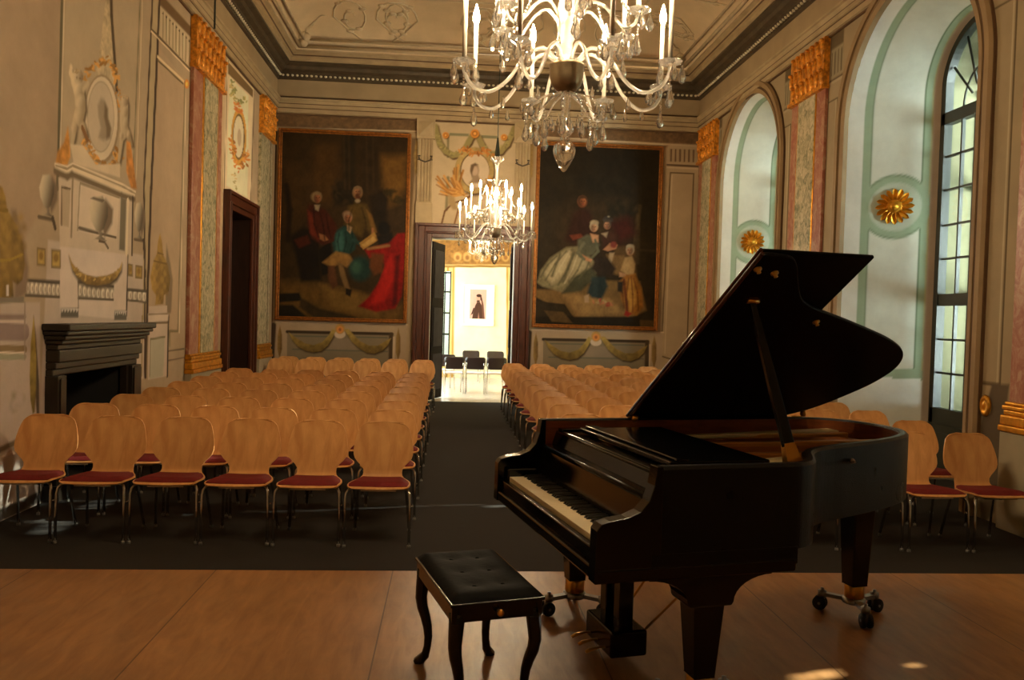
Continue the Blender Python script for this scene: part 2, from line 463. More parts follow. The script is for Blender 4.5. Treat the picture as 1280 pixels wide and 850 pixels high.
# ------------------------------------------------------------------ left wall (painted architecture)
def persp_axis(y0, y1, X, k=0.85):
    out = [y0]; y = y0
    while y < y1: y += k * y * y / (F * X); out.append(min(y, y1))
    return np.array(out)
FB0, FB1 = 7.44, 8.97
SL = np.unique(np.concatenate([np.arange(YF, 5.4, 0.5), persp_axis(5.4, YB, 3.5), [FB0, FB1, 12.95, 14.3]]))
TL = axis(0, 5.78, 0.0125, (1.12, 3.29))
G_L = np.array(lin((184, 162, 134))) / np.array(lin((122, 105, 78)))
PL = Paint(SL, TL, (122, 105, 78), G_L)
PL.px = lambda x, y: on_x(x, y, XL)[1:]
P = PL
# broad panels of plaster tone, the lower two with bluish daylight painted in
P.poly([(0, -40), (77, -40), (72, 230), (30, 300), (0, 230)], (118, 99, 73), soft=.05)
P.poly([(77, -40), (174, -40), (166, 230), (160, 240), (73, 205)], (126, 110, 82), soft=.02)
P.poly([(199, 60), (231, 100), (222, 418), (184, 380)], (128, 108, 80), soft=.02)
P.poly([(60, 300), (186, 320), (183, 470), (48, 560)], (138, 124, 104), soft=.03)
P.poly([(0, 378), (50, 378), (50, 640), (0, 660)], (134, 120, 101), soft=.03)
P.line([(78, -20), (72, 235)], .05, (70, 62, 40)); P.line([(81, -20), (75, 200)], .02, (150, 134, 104))
P.line([(176, -20), (166, 225)], .03, (88, 80, 54)); P.line([(179, -20), (170, 225)], .02, (150, 134, 100))
P.poly([(191, -10), (200, -5), (189, 235), (184, 400), (178, 400), (180, 235)], (128, 112, 80), soft=.01)
P.line([(191, -10), (180, 235), (181, 320), (181, 470)], .05, (52, 38, 22))
P.line([(200, -10), (189, 235), (184, 380), (182, 470)], .07, (44, 30, 16))
P.poly([(0, 233), (30, 300), (31, 372), (0, 378)], (116, 98, 72), soft=.05)
# fluted frieze and panel between chimney breast and pilaster
P.poly([(201, -8), (241, 36), (241, 49), (200, 6)], (78, 58, 32), soft=.03)  # dark band painted as shadow above the fluted frieze
P.poly([(200, 7), (241, 50), (241, 88), (199, 44)], (140, 124, 92), soft=.01)
for k in range(9):
    x = 204 + k * 4.1; y = 14 + k * 4.3
    P.line([(x, y + 2), (x - .3, y + 33)], .028, (92, 78, 52)); P.line([(x + 1.3, y + 3), (x + 1.0, y + 33)], .012, (168, 150, 116))
    P.ell((x, y + 3), .9, 1.6, (40, 28, 16), soft=.006)
P.line([(189, 36), (241, 90)], .03, (70, 56, 34)); P.line([(189, 39), (241, 93)], .02, (160, 142, 108))
P.line([(197, 71), (231, 103)], .035, (160, 142, 106)); P.line([(197, 75), (229, 105)], .025, (74, 62, 36))
P.line([(231, 103), (222, 414), (212, 414), (212, 432)], .035, (88, 78, 52)); P.line([(233, 103), (224, 416)], .018, (164, 146, 112))
P.ell((233.5, 105), 2.8, 6, (150, 96, 34)); P.ell((233.5, 105), 1.3, 3, (190, 140, 60))
P.line([(203, 440), (230, 436)], .02, (74, 62, 44)); P.line([(203, 452), (230, 447)], .02, (80, 66, 48))
# door side strip and overdoor medallion
P.poly([(272, 85), (284, 98), (280, 250), (266, 440), (258, 440)], (138, 120, 88), soft=.01)
P.line([(277, 80), (270, 245), (262, 440)], .05, (56, 36, 18))
P.poly([(284, 74), (317, 111), (313, 258), (279, 240)], (158, 142, 108), soft=.01)
P.poly([(286, 78), (316, 112), (316, 122), (285, 92)], (84, 66, 38), soft=.02)
P.line([(285, 76), (280, 240)], .03, (80, 64, 40)); P.line([(318, 118), (313, 255)], .04, (70, 54, 34))
P.poly([(287, 96), (311, 120), (309, 247), (283, 232)], (168, 154, 120), soft=.01)
P.blobs([(291, 100), (292, 118), (297, 130), (303, 126), (308, 124)], 34, 3.2, [(122, 118, 66), (146, 130, 78), (104, 104, 58)], seed=3)
P.ell((298.5, 171), 9.5, 36, (150, 112, 44)); P.ell((298.5, 171), 7.4, 29, (84, 66, 36)); P.ell((298.3, 171), 6.4, 26, (164, 150, 120))
P.ell((299.2, 172), 2.5, 11, (138, 122, 92), soft=.03)
P.blobs([(291, 172), (290, 188), (294, 204), (300, 212), (306, 205), (308, 188)], 42, 3.4, [(152, 96, 38), (166, 112, 50), (124, 80, 28)], seed=4)
P.blobs([(296, 128), (298, 138), (303, 140)], 16, 3, [(150, 88, 38), (166, 106, 48)], seed=5)
P.blobs([(292, 214), (294, 235)], 8, 2.4, [(124, 116, 66), (150, 134, 84)], seed=6)
# ---- chimney breast: obelisk, medallion, children, pedestal, urns
P.poly([(136.5, -40), (138, -40), (146, 108), (117, 100), (124, 70)], (132, 116, 84), soft=.012, tex=.5)
P.line([(138, -40), (139.5, 20), (146, 112)], .07, (56, 44, 26), soft=.02)
P.blobs([(108, 96), (118, 82), (128, 74), (137, 78), (146, 100)], 46, 4.2, [(136, 98, 42), (154, 112, 52), (108, 76, 30)], seed=8)
P.ell((127, 149), 22.5, 56, (108, 90, 62)); P.ell((126.6, 148), 20.5, 52.5, (150, 136, 108)); P.ell((126, 146), 17, 45, (124, 110, 84)); P.ell((126, 146), 16, 43, (138, 124, 98))
P.poly([(126, 122), (130, 124), (133, 132), (133, 142), (136, 150), (139, 162), (136, 172), (129, 176), (123, 172), (126, 160), (123, 146), (122, 132)], (112, 98, 74), soft=.05)
P.poly([(131, 128), (135, 136), (135, 148), (139, 160), (138, 172), (133, 174), (133, 160), (130, 146)], (82, 68, 46), soft=.05)
P.blobs([(107, 170), (112, 190), (122, 204), (134, 210), (145, 203), (150, 188)], 60, 4.4, [(136, 96, 40), (156, 114, 52), (110, 76, 28)], seed=9)
P.blobs([(146, 108), (150, 126), (152, 140)], 14, 3, [(150, 100, 28), (128, 86, 26)], seed=10)
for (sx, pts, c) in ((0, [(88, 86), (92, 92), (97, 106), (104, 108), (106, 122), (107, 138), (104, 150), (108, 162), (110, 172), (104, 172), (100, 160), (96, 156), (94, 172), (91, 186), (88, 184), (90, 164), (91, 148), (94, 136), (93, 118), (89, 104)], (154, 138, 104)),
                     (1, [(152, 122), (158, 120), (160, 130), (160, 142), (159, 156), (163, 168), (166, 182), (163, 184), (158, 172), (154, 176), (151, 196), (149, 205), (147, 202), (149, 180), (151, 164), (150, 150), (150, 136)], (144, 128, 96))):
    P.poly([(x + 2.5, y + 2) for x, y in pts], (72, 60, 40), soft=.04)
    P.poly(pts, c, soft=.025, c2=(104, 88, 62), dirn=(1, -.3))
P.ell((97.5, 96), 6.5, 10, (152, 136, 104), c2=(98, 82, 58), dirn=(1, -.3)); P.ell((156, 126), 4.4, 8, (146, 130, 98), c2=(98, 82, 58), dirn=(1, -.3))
for (bx, by, k, c) in ((99, 112, 1.0, (158, 142, 110)), (101, 128, .9, (156, 140, 108)), (99, 145, .85, (150, 134, 102)), (93, 160, .6, (146, 130, 98)), (104, 160, .55, (142, 126, 94))):
    P.ell((bx, by), 6.5 * k, 10 * k, c, soft=.05, c2=(112, 96, 68), dirn=(1, -.4))
for (bx, by, k) in ((156.5, 140, .8), (157, 154, .75), (161, 168, .5), (152, 170, .5)):
    P.ell((bx, by), 4.6 * k, 9 * k, (146, 130, 98), soft=.04, c2=(102, 86, 60), dirn=(1, -.4))
P.line([(92, 104), (88, 92), (89, 84)], .05, (154, 138, 106), soft=.03); P.line([(104, 112), (110, 104)], .05, (140, 124, 92), soft=.03); P.line([(153, 132), (148, 124)], .04, (140, 124, 92), soft=.03)
P.blobs([(93, 92), (97, 87), (102, 92)], 10, 2.2, [(118, 98, 66), (138, 118, 84)], seed=41); P.blobs([(153, 122), (156, 119), (159, 123)], 8, 1.8, [(112, 92, 62), (132, 112, 80)], seed=42)
P.ell((96, 97), .8, 1.2, (84, 66, 44), soft=.02); P.ell((100, 98), .8, 1.2, (84, 66, 44), soft=.02)
P.line([(103, 160), (109, 174)], .06, (92, 62, 30))
P.poly([(69, 206), (72, 190), (80, 178), (85, 158), (87, 176), (88, 196), (84, 207)], (142, 96, 36), soft=.03, tex=.5)
P.poly([(158, 176), (163, 178), (167, 205), (171, 236), (164, 236), (158, 214)], (140, 92, 36), soft=.03, tex=.5)
P.poly([(88, 180), (104, 182), (120, 206), (150, 205), (150, 222), (92, 204)], (150, 134, 104), soft=.02)
# pedestal block
P.poly([(73, 222), (92, 216), (154, 238), (166, 246), (164, 330), (75, 318)], (144, 129, 104), soft=.02)
P.poly([(68, 203), (84, 207), (91, 203), (153, 229), (170, 239), (168, 248), (152, 243), (90, 217), (84, 220), (69, 213)], (160, 144, 114), soft=.012)
P.line([(69, 214), (84, 221), (90, 218), (152, 244), (168, 249)], .06, (80, 66, 44), soft=.03)
P.line([(70, 207), (84, 211), (91, 207), (153, 233), (169, 242)], .02, (112, 96, 68))
P.poly([(77, 234), (88, 236), (86, 284), (75, 281)], (128, 112, 86)); P.line([(77, 281), (77, 234), (88, 236)], .02, (76, 62, 42))
P.line([(91, 224), (89, 296)], .03, (96, 82, 58))
P.poly([(100, 229), (149, 247), (146, 300), (97, 288)], (152, 137, 112), soft=.012)
P.line([(97, 288), (100, 229), (149, 247)], .018, (104, 90, 64)); P.line([(99, 285), (145, 297)], .03, (70, 58, 40))
P.poly([(151, 246), (158, 249), (156, 314), (149, 312)], (84, 76, 56), soft=.02); P.line([(160, 250), (158, 318)], .05, (164, 146, 116)); P.line([(166, 247), (165, 318)], .04, (52, 40, 24))
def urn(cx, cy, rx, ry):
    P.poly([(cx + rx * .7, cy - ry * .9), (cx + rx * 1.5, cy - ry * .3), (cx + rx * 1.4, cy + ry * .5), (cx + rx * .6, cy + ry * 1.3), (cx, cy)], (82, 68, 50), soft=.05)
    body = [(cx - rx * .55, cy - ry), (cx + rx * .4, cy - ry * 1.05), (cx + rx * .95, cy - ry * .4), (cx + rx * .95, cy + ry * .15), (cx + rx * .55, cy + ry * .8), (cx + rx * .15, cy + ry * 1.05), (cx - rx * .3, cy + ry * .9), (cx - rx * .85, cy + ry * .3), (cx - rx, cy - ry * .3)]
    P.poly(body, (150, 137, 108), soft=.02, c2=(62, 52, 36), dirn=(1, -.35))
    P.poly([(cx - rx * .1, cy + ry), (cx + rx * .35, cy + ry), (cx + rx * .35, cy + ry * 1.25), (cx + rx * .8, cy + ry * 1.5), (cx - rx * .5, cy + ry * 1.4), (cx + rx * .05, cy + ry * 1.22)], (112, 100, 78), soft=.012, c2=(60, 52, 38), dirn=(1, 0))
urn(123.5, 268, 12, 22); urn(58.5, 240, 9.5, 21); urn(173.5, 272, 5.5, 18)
P.poly([(113, 248), (117, 246), (131, 250), (128, 253)], (70, 60, 44), soft=.012)
P.line([(48, 271), (66, 275)], .03, (70, 58, 40)); P.line([(66, 273), (69, 285)], .05, (56, 44, 28))
P.line([(168, 299), (178, 301)], .03, (74, 60, 42)); P.line([(179, 300), (181, 330), (182, 345)], .04, (50, 38, 24))
P.line([(124, 301), (131, 303), (135, 310)], .03, (66, 54, 36))
# fascia, tablets, festoon, carved band, brackets
P.poly([(75, 308), (158, 318), (158, 400), (75, 392)], (152, 138, 118), soft=.015)
for (x0, y0, w, h) in ((46, 309, 11, 24), (64, 311, 12, 25), (160, 329, 6, 17), (169, 331, 9, 18)):
    P.poly([(x0, y0), (x0 + w, y0 + 1.5), (x0 + w, y0 + h), (x0, y0 + h - 1)], (92, 76, 44)); P.poly([(x0 + 1.5, y0 + 3), (x0 + w - 1.5, y0 + 4), (x0 + w - 1.5, y0 + h - 3), (x0 + 1.5, y0 + h - 4)], (128, 104, 48), soft=.02, tex=.4)
    P.ell((x0 + w / 2, y0 + h * .45), w * .25, h * .22, (104, 80, 34), soft=.02)
for pts in ([(32, 350), (75, 353), (75, 371), (32, 369)], [(97, 352), (143, 358), (143, 375), (97, 373)], [(160, 362), (183, 364), (183, 378), (160, 375)]):
    P.poly(pts, (112, 102, 82), soft=.01, tex=.5)
    (xa, ya), (xb, yb), (xc, yc), (xd, yd) = pts
    n = max(3, int((xb - xa) / 5.2))
    for k in range(n):
        x = xa + (xb - xa) * (k + .5) / n; y = (ya + yd) / 2 + (yb - ya) * (k + .5) / n
        P.ell((x, y), 2.0, 6.5, (164, 152, 128), soft=.015); P.ell((x + .5, y + 1), 1.0, 4, (120, 108, 86), soft=.015)
    P.line([(xa, ya), (xb, yb)], .03, (58, 50, 36)); P.line([(xd, yd), (xc, yc)], .025, (70, 60, 44))
P.poly([(75, 336), (97, 340), (97, 386), (75, 384)], (154, 140, 120)); P.poly([(143, 344), (159, 346), (157, 390), (142, 387)], (152, 138, 117))
P.line([(98, 352), (98, 385)], .02, (84, 72, 54)); P.line([(160, 320), (158, 395)], .03, (46, 36, 22))
fest = [(85.5, 316), (90, 328), (97, 337), (107, 343), (120, 346), (134, 344), (144, 340), (150, 334), (153, 326), (152, 336), (146, 347), (137, 354), (122, 357), (108, 355), (97, 347), (90, 336)]
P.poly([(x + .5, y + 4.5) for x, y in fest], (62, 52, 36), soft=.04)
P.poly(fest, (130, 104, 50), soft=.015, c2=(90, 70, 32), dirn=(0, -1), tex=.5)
P.blobs([(92, 335), (106, 347), (122, 350), (138, 347), (149, 337)], 26, 2.6, [(140, 114, 58), (118, 94, 42), (102, 80, 36)], seed=12)
for (x0, x1, y) in ((76, 98, 385), (143, 158, 388)):
    P.poly([(x0, y), (x1, y), (x1, y + 12), (x0, y + 12)], (72, 66, 54))
    n = 6
    for k in range(n):
        xa = x0 + (x1 - x0) * k / n; xb = x0 + (x1 - x0) * (k + 1) / n
        P.poly([(xa, y + 1), (xb, y + 1), ((xa + xb) / 2, y + 6)], (150, 140, 122), soft=.008)
# gilded pine-cone vases
P.poly([(14, 262), (20, 262), (30, 300), (36, 335), (34, 366), (18, 376), (20, 330)], (94, 78, 58), soft=.05)
big = [(-12, 225), (3, 234), (7, 246), (9, 262), (20, 280), (29, 304), (31, 330), (28, 350), (22, 356), (16, 352), (17, 372), (-12, 378)]
P.poly(big, (118, 92, 36), soft=.02, c2=(72, 56, 22), dirn=(1, -.2), tex=.5)
for r_ in range(7):
    for q_ in range(5): P.ell((-6 + q_ * 8 + (r_ % 2) * 4 - r_ * .2, 272 + r_ * 12), 3.2, 4.6, ((116, 91, 38), (92, 71, 30))[(r_ + q_) % 2], soft=.06, alpha=.7)
P.line([(-10, 262), (9, 263)], .03, (90, 70, 20)); P.line([(-10, 326), (12, 325), (28, 318)], .02, (112, 90, 28)); P.poly([(8, 356), (11, 356), (11, 370), (8, 370)], (150, 140, 122))
P.poly([(208, 305), (213, 330), (216, 350), (214, 390), (210, 395), (207, 380)], (92, 78, 56), soft=.04)
P.poly([(200, 291), (202.5, 302), (204, 318), (210, 334), (213, 348), (211, 364), (205, 369), (204, 380), (194, 381), (195, 369), (190, 362), (188, 346), (191, 330), (196, 317), (197.5, 302)], (122, 96, 42), soft=.015, c2=(76, 60, 26), dirn=(1, -.2), tex=.5)
for r_ in range(6):
    for q_ in range(3): P.ell((194 + q_ * 6 + (r_ % 2) * 2.5, 326 + r_ * 8), 2.0, 3.4, ((118, 93, 42), (94, 73, 34))[(r_ + q_) % 2], soft=.05, alpha=.7)
P.line([(192, 326), (209, 330)], .02, (84, 64, 28)); P.line([(197, 316), (204, 318)], .02, (84, 64, 28))
# pedestals, dado lines, slender leaf drops
P.poly([(186, 383), (209, 382), (209, 470), (185, 475)], (142, 127, 106), soft=.012)
P.poly([(185, 392), (211, 391), (211, 401), (185, 402)], (150, 136, 114)); P.line([(185, 404), (210, 403)], .03, (88, 74, 52)); P.line([(186, 393), (211, 392)], .018, (100, 86, 62))
P.line([(211, 396), (209, 470)], .05, (46, 36, 22)); P.poly([(188, 424), (206, 421), (204, 470), (187, 474)], (128, 122, 98)); P.line([(187, 470), (188, 424), (206, 421)], .025, (92, 84, 58))
for (y, w, c) in ((396, .04, (104, 88, 74)), (403, .03, (150, 134, 114)), (415, .14, (104, 88, 76)), (437, .07, (98, 82, 52)), (442, .03, (160, 146, 122)), (446, .05, (112, 108, 84))):
    P.line([(-12, y), (31, y)], w, c)
P.line([(31, 378), (31, 448)], .02, (110, 96, 78))
P.poly([(42, 394), (45, 420), (47, 450), (49, 480), (49, 520), (46, 520), (43, 480)], (60, 50, 34), soft=.02)
P.poly([(42, 393), (44, 420), (45.5, 450), (45, 485), (43.5, 515), (41, 518), (38, 500), (37, 470), (38.5, 430)], (120, 100, 42), soft=.012, c2=(84, 70, 28), dirn=(0.3, -1), tex=.5)
P.line([(178, 395), (177, 470)], .025, (104, 88, 50))
P.poly([(0, 372), (30, 371), (30, 378), (0, 379)], (92, 84, 66), soft=.01)
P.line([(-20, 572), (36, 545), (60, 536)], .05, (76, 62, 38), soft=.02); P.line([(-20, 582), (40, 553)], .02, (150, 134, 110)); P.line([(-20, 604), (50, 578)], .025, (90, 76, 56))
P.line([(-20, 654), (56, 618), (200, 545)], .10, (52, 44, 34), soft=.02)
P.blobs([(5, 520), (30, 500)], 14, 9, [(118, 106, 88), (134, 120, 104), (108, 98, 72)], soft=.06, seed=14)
def holes_left(): 
    return (lambda a, b: (a > 12.95) & (a < 14.3) & (b < 3.29), lambda a, b: (a > FB0) & (a < FB1) & (b < 1.12))
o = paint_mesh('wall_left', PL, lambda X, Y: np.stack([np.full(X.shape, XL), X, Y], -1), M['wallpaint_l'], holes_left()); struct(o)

# ------------------------------------------------------------------ pilasters: relief with scagliola shafts, gilt capitals and bases
def pilaster(name, X, side, y0, y1, strips, zc0=4.93, zc1=5.6, zb0=0.86, zb1=1.12, label=None, proj=0.05):
    """strips: list of (fraction start, fraction end, key, depth)"""
    root = struct(empty(name, (X, (y0 + y1) / 2, 0)))
    sgn = 1 if side == 'L' else -1
    def bx(part, m, a, b, d, z0, z1):
        mb = MB(); xs = sorted((0, sgn * d)); mb.box(xs[0], xs[1], a - (y0 + y1) / 2, b - (y0 + y1) / 2, z0, z1)
        return bevel(mb.build(part, m, root), 0.006, 2)
    W = y1 - y0
    for (a, b, k, d) in strips:
        bx({'marble': 'marble_shaft', 'pink': 'pink_strip', 'gold': 'gilt_fillet', 'trimdark': 'dark_fillet', 'trim': 'side_strip'}[k], M[k], y0 + a * W, y0 + b * W, d, zb1 - .002, zc0 + .002)
    # capital: gilded acanthus block with hanging leaves
    mb = MB(); xs = sorted((0, sgn * (proj + .03)))
    mb.box(xs[0], xs[1], -W / 2, W / 2, zc0 + .02, zc1)
    rg = random.Random(int(y0 * 100))
    for r in range(3):
        zz = zc0 + .08 + r * .2; n = 7
        for k in range(n):
            yy = -W / 2 + W * (k + .5 * (r % 2) + .3) / n
            mb.ball((sgn * (proj + .03), yy, zz + .06), .075, 8, 5, (.45, .55 * W / .9, 1.5))
            mb.ball((sgn * (proj + .055), yy, zz + .15), .035, 6, 4, (.9, 1, .8))
    mb.box(*sorted((0, sgn * (proj + .06))), -W / 2 - .02, W / 2 + .02, zc0 - .02, zc0 + .03)
    mb.build('gilt_capital', M['goldpaint'], root)
    # base: stacked gilt mouldings
    mb = MB()
    h = zb1 - zb0
    for (q0, q1, d) in ((0, .22, .10), (.22, .55, .085), (.55, .72, .06), (.72, .88, .075), (.88, 1, .055)):
        mb.box(*sorted((0, sgn * (proj - .03 + d))), -W / 2 - d * .35, W / 2 + d * .35, zb0 + q0 * h, zb0 + q1 * h)
    bevel(mb.build('gilt_base', M['gold'], root), 0.012, 3)
    mb = MB(); mb.box(*sorted((0, sgn * (proj + .05))), -W / 2 - .03, W / 2 + .03, 0.0, zb0)
    bevel(mb.build('plinth', M['plaster'], root), 0.01, 2)
    return root
pilaster('trim_1', XL, 'L', 11.02, 12.36, [(0, .3, 'pink', .05), (.3, .34, 'gold', .058), (.34, .80, 'marble', .065), (.80, .84, 'gold', .058), (.84, 1, 'pink', .05)])
pilaster('trim_2', XL, 'L', 14.84, 15.8, [(0, .75, 'marble', .05), (.75, .82, 'trimdark', .045), (.82, 1, 'marble', .04)])
strR = [(0, .24, 'pink', .045), (.24, .265, 'gold', .055), (.265, .765, 'marble', .06), (.765, .79, 'gold', .055), (.79, 1, 'pink', .045)]
pilaster('trim_3', XR, 'R', 10.52, 11.58, strR)
pilaster('trim_4', XR, 'R', 14.98, 16.02, strR)
pilaster('trim_5', XR, 'R', 5.72, 6.72, strR)
pilaster('trim_6', XR, 'R', 1.0, 2.0, strR)
pilaster('trim_7', XL, 'L', 3.6, 4.9, [(0, .3, 'pink', .05), (.3, .34, 'gold', .058), (.34, .80, 'marble', .065), (.80, .84, 'gold', .058), (.84, 1, 'pink', .05)])

# ------------------------------------------------------------------ right wall with three arched openings
SR = np.unique(np.concatenate([np.arange(YF, 5.4, 0.25), persp_axis(5.4, YB, 4.95, 0.9)]))
TR = axis(0, 5.78, 0.018)
G_R = np.array(lin((158, 140, 110))) / np.array(lin((146, 120, 84)))
PR = Paint(SR, TR, (146, 120, 84), G_R)
PR.px = lambda x, y: on_x(x, y, XR)[1:]
def wall_lines(c):                     # decoration of one pier side, c = edge positions in metres
    pass
for (ya, yb) in ((10.15, 10.5), (11.6, 11.98), (14.82, 14.97), (6.75, 7.28), (5.3, 5.7), (2.05, 2.5), (16.03, 16.2)):
    m = (yb - ya)
    PR.poly([(ya, 5.28), (yb, 5.28), (yb, 5.62), (ya, 5.62)], (92, 72, 44), soft=.03, raw=True)  # architrave's shadow painted as a dark band
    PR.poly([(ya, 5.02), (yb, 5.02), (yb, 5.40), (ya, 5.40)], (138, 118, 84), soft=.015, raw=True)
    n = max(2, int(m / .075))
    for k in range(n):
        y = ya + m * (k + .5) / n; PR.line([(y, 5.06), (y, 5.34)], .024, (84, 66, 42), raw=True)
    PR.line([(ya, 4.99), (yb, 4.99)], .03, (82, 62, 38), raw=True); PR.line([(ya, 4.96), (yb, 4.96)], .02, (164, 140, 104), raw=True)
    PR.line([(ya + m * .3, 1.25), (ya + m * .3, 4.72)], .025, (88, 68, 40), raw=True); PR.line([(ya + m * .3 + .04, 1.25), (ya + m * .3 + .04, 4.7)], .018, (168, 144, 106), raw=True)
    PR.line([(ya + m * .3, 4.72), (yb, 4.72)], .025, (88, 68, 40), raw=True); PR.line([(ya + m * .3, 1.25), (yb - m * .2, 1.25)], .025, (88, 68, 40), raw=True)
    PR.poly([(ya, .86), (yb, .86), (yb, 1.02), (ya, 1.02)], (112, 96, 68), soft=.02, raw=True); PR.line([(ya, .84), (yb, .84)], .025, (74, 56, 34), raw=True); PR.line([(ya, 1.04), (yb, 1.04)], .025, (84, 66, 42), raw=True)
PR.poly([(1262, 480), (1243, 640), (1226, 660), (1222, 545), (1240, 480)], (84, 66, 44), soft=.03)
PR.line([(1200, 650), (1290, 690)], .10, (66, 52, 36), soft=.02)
R_ARC, Z_SPR = 1.33, 4.28
def hole_arch(c):
    return lambda a, b: (np.abs(a - c) < R_ARC) & ((b < Z_SPR) | (np.hypot(a - c, b - Z_SPR) < R_ARC))
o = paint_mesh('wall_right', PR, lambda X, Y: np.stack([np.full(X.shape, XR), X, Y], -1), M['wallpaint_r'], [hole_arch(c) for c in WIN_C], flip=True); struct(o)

def arch_path(hw, spr, n=28, z0=0.0, rz=None, jn=10):
    """(offset along wall, z) from floor up, round the arch and down again"""
    rz = rz or hw
    J = jn
    p = [(hw, z0 + (spr - z0) * k / J) for k in range(J)]
    p += [(hw * math.cos(PI * k / n), spr + rz * math.sin(PI * k / n)) for k in range(n + 1)]
    p += [(-hw, spr - (spr - z0) * (k + 1) / J) for k in range(J)]
    return p
DW = 0.90; HW_IN, SPR_IN = 0.68, 4.62
def reveal(c, k):
    nA = 64
    a = np.linspace(0, 1, nA)                                      # across: room side -> glass side
    outer = arch_path(R_ARC, Z_SPR, jn=46); inner = arch_path(HW_IN, SPR_IN, jn=46)
    # denser along the path
    def dens(p, m=4):
        q = []
        for i in range(len(p) - 1):
            for j in range(m): q.append((p[i][0] + (p[i + 1][0] - p[i][0]) * j / m, p[i][1] + (p[i + 1][1] - p[i][1]) * j / m))
        return np.array(q + [p[-1]])
    o_, i_ = dens(outer), dens(inner)
    A = a[:, None]
    Yc = c + o_[None, :, 0] * (1 - A) + i_[None, :, 0] * A
    Zc = o_[None, :, 1] * (1 - A) + i_[None, :, 1] * A
    Xc = XR + DW * A + 0 * Yc
    base = lin((206, 210, 198)); white = lin((220, 224, 218)); green = lin((150, 170, 144)); dk = lin((96, 116, 88)); splay = lin((168, 152, 136)); gold = lin((196, 170, 110))
    C = np.empty(Yc.shape + (3,)); C[:] = white
    def band(a0, a1, col, zlo=0, zhi=9, s=.012):
        m = np.clip((A - a0) / s + .5, 0, 1) * np.clip((a1 - A) / s + .5, 0, 1) * ((Zc > zlo) & (Zc < zhi))
        C[:] = C * (1 - m[..., None]) + col * m[..., None]
    band(.20, .29, green, 1.12); band(.285, .30, dk, 1.12); band(.30, .80, base, 1.2); band(.80, .90, green, 1.12); band(.80, .815, dk, 1.12); band(.89, .90, gold, 1.12); band(.90, 1.01, splay)
    band(.20, .90, green, 1.12, 1.24); band(0, .02, lin((178, 150, 112)))
    # ring of green left round the rosette, both jambs; and crown
    for sgn in (1, -1):
        pass
    dz = np.abs(Zc - ROS_Z); da = (A - .55) * math.hypot(DW, R_ARC - HW_IN)
    rr = np.hypot(dz, da)
    for col, r1 in ((green, .40),):
        m = np.clip((r1 - rr) / .02 + .5, 0, 1) * ((A > .2) & (A < .9)); C[:] = C * (1 - m[..., None]) + col * m[..., None]
    m = np.clip(1 - np.abs(rr - .385) / .02, 0, 1) * ((A > .3) & (A < .8)); C[:] = C * (1 - m[..., None] * .6) + dk * m[..., None] * .6
    m = np.clip((.30 - rr) / .02 + .5, 0, 1); C[:] = C * (1 - m[..., None] * .5) + base * m[..., None] * .5
    ns = Yc.shape[1]
    me = bpy.data.meshes.new('reveal')
    vs = np.stack([Xc, Yc, Zc], -1).reshape(-1, 3)
    fs = []
    for i in range(nA - 1):
        for j in range(ns - 1):
            q = i * ns + j; fs.append((q, q + ns, q + ns + 1, q + 1))
    me.from_pydata(vs.tolist(), [], fs)
    at = me.attributes.new('paint', 'FLOAT_COLOR', 'POINT')
    rgba = np.ones((len(vs), 4)); rgba[:, :3] = C.reshape(-1, 3); at.data.foreach_set('color', rgba.ravel())
    me.polygons.foreach_set('use_smooth', [True] * len(fs)); me.update()
    return me
ROS_Z = 3.24
def sweep(mb, path, prof, closed=False, to3=None):
    """profile (u outward in the wall plane, v out of the wall) swept along an arch path of (s,z)"""
    rows = []
    n = len(path)
    for i, (s, z) in enumerate(path):
        a = path[max(i - 1, 0)]; b = path[min(i + 1, n - 1)]
        tx, tz = b[0] - a[0], b[1] - a[1]; L = math.hypot(tx, tz) + 1e-9
        nx, nz = tz / L, -tx / L
        rows.append([to3(s + nx * u, z + nz * u, v) for (u, v) in prof])
    mb.grid(rows, smooth=False)
    return mb

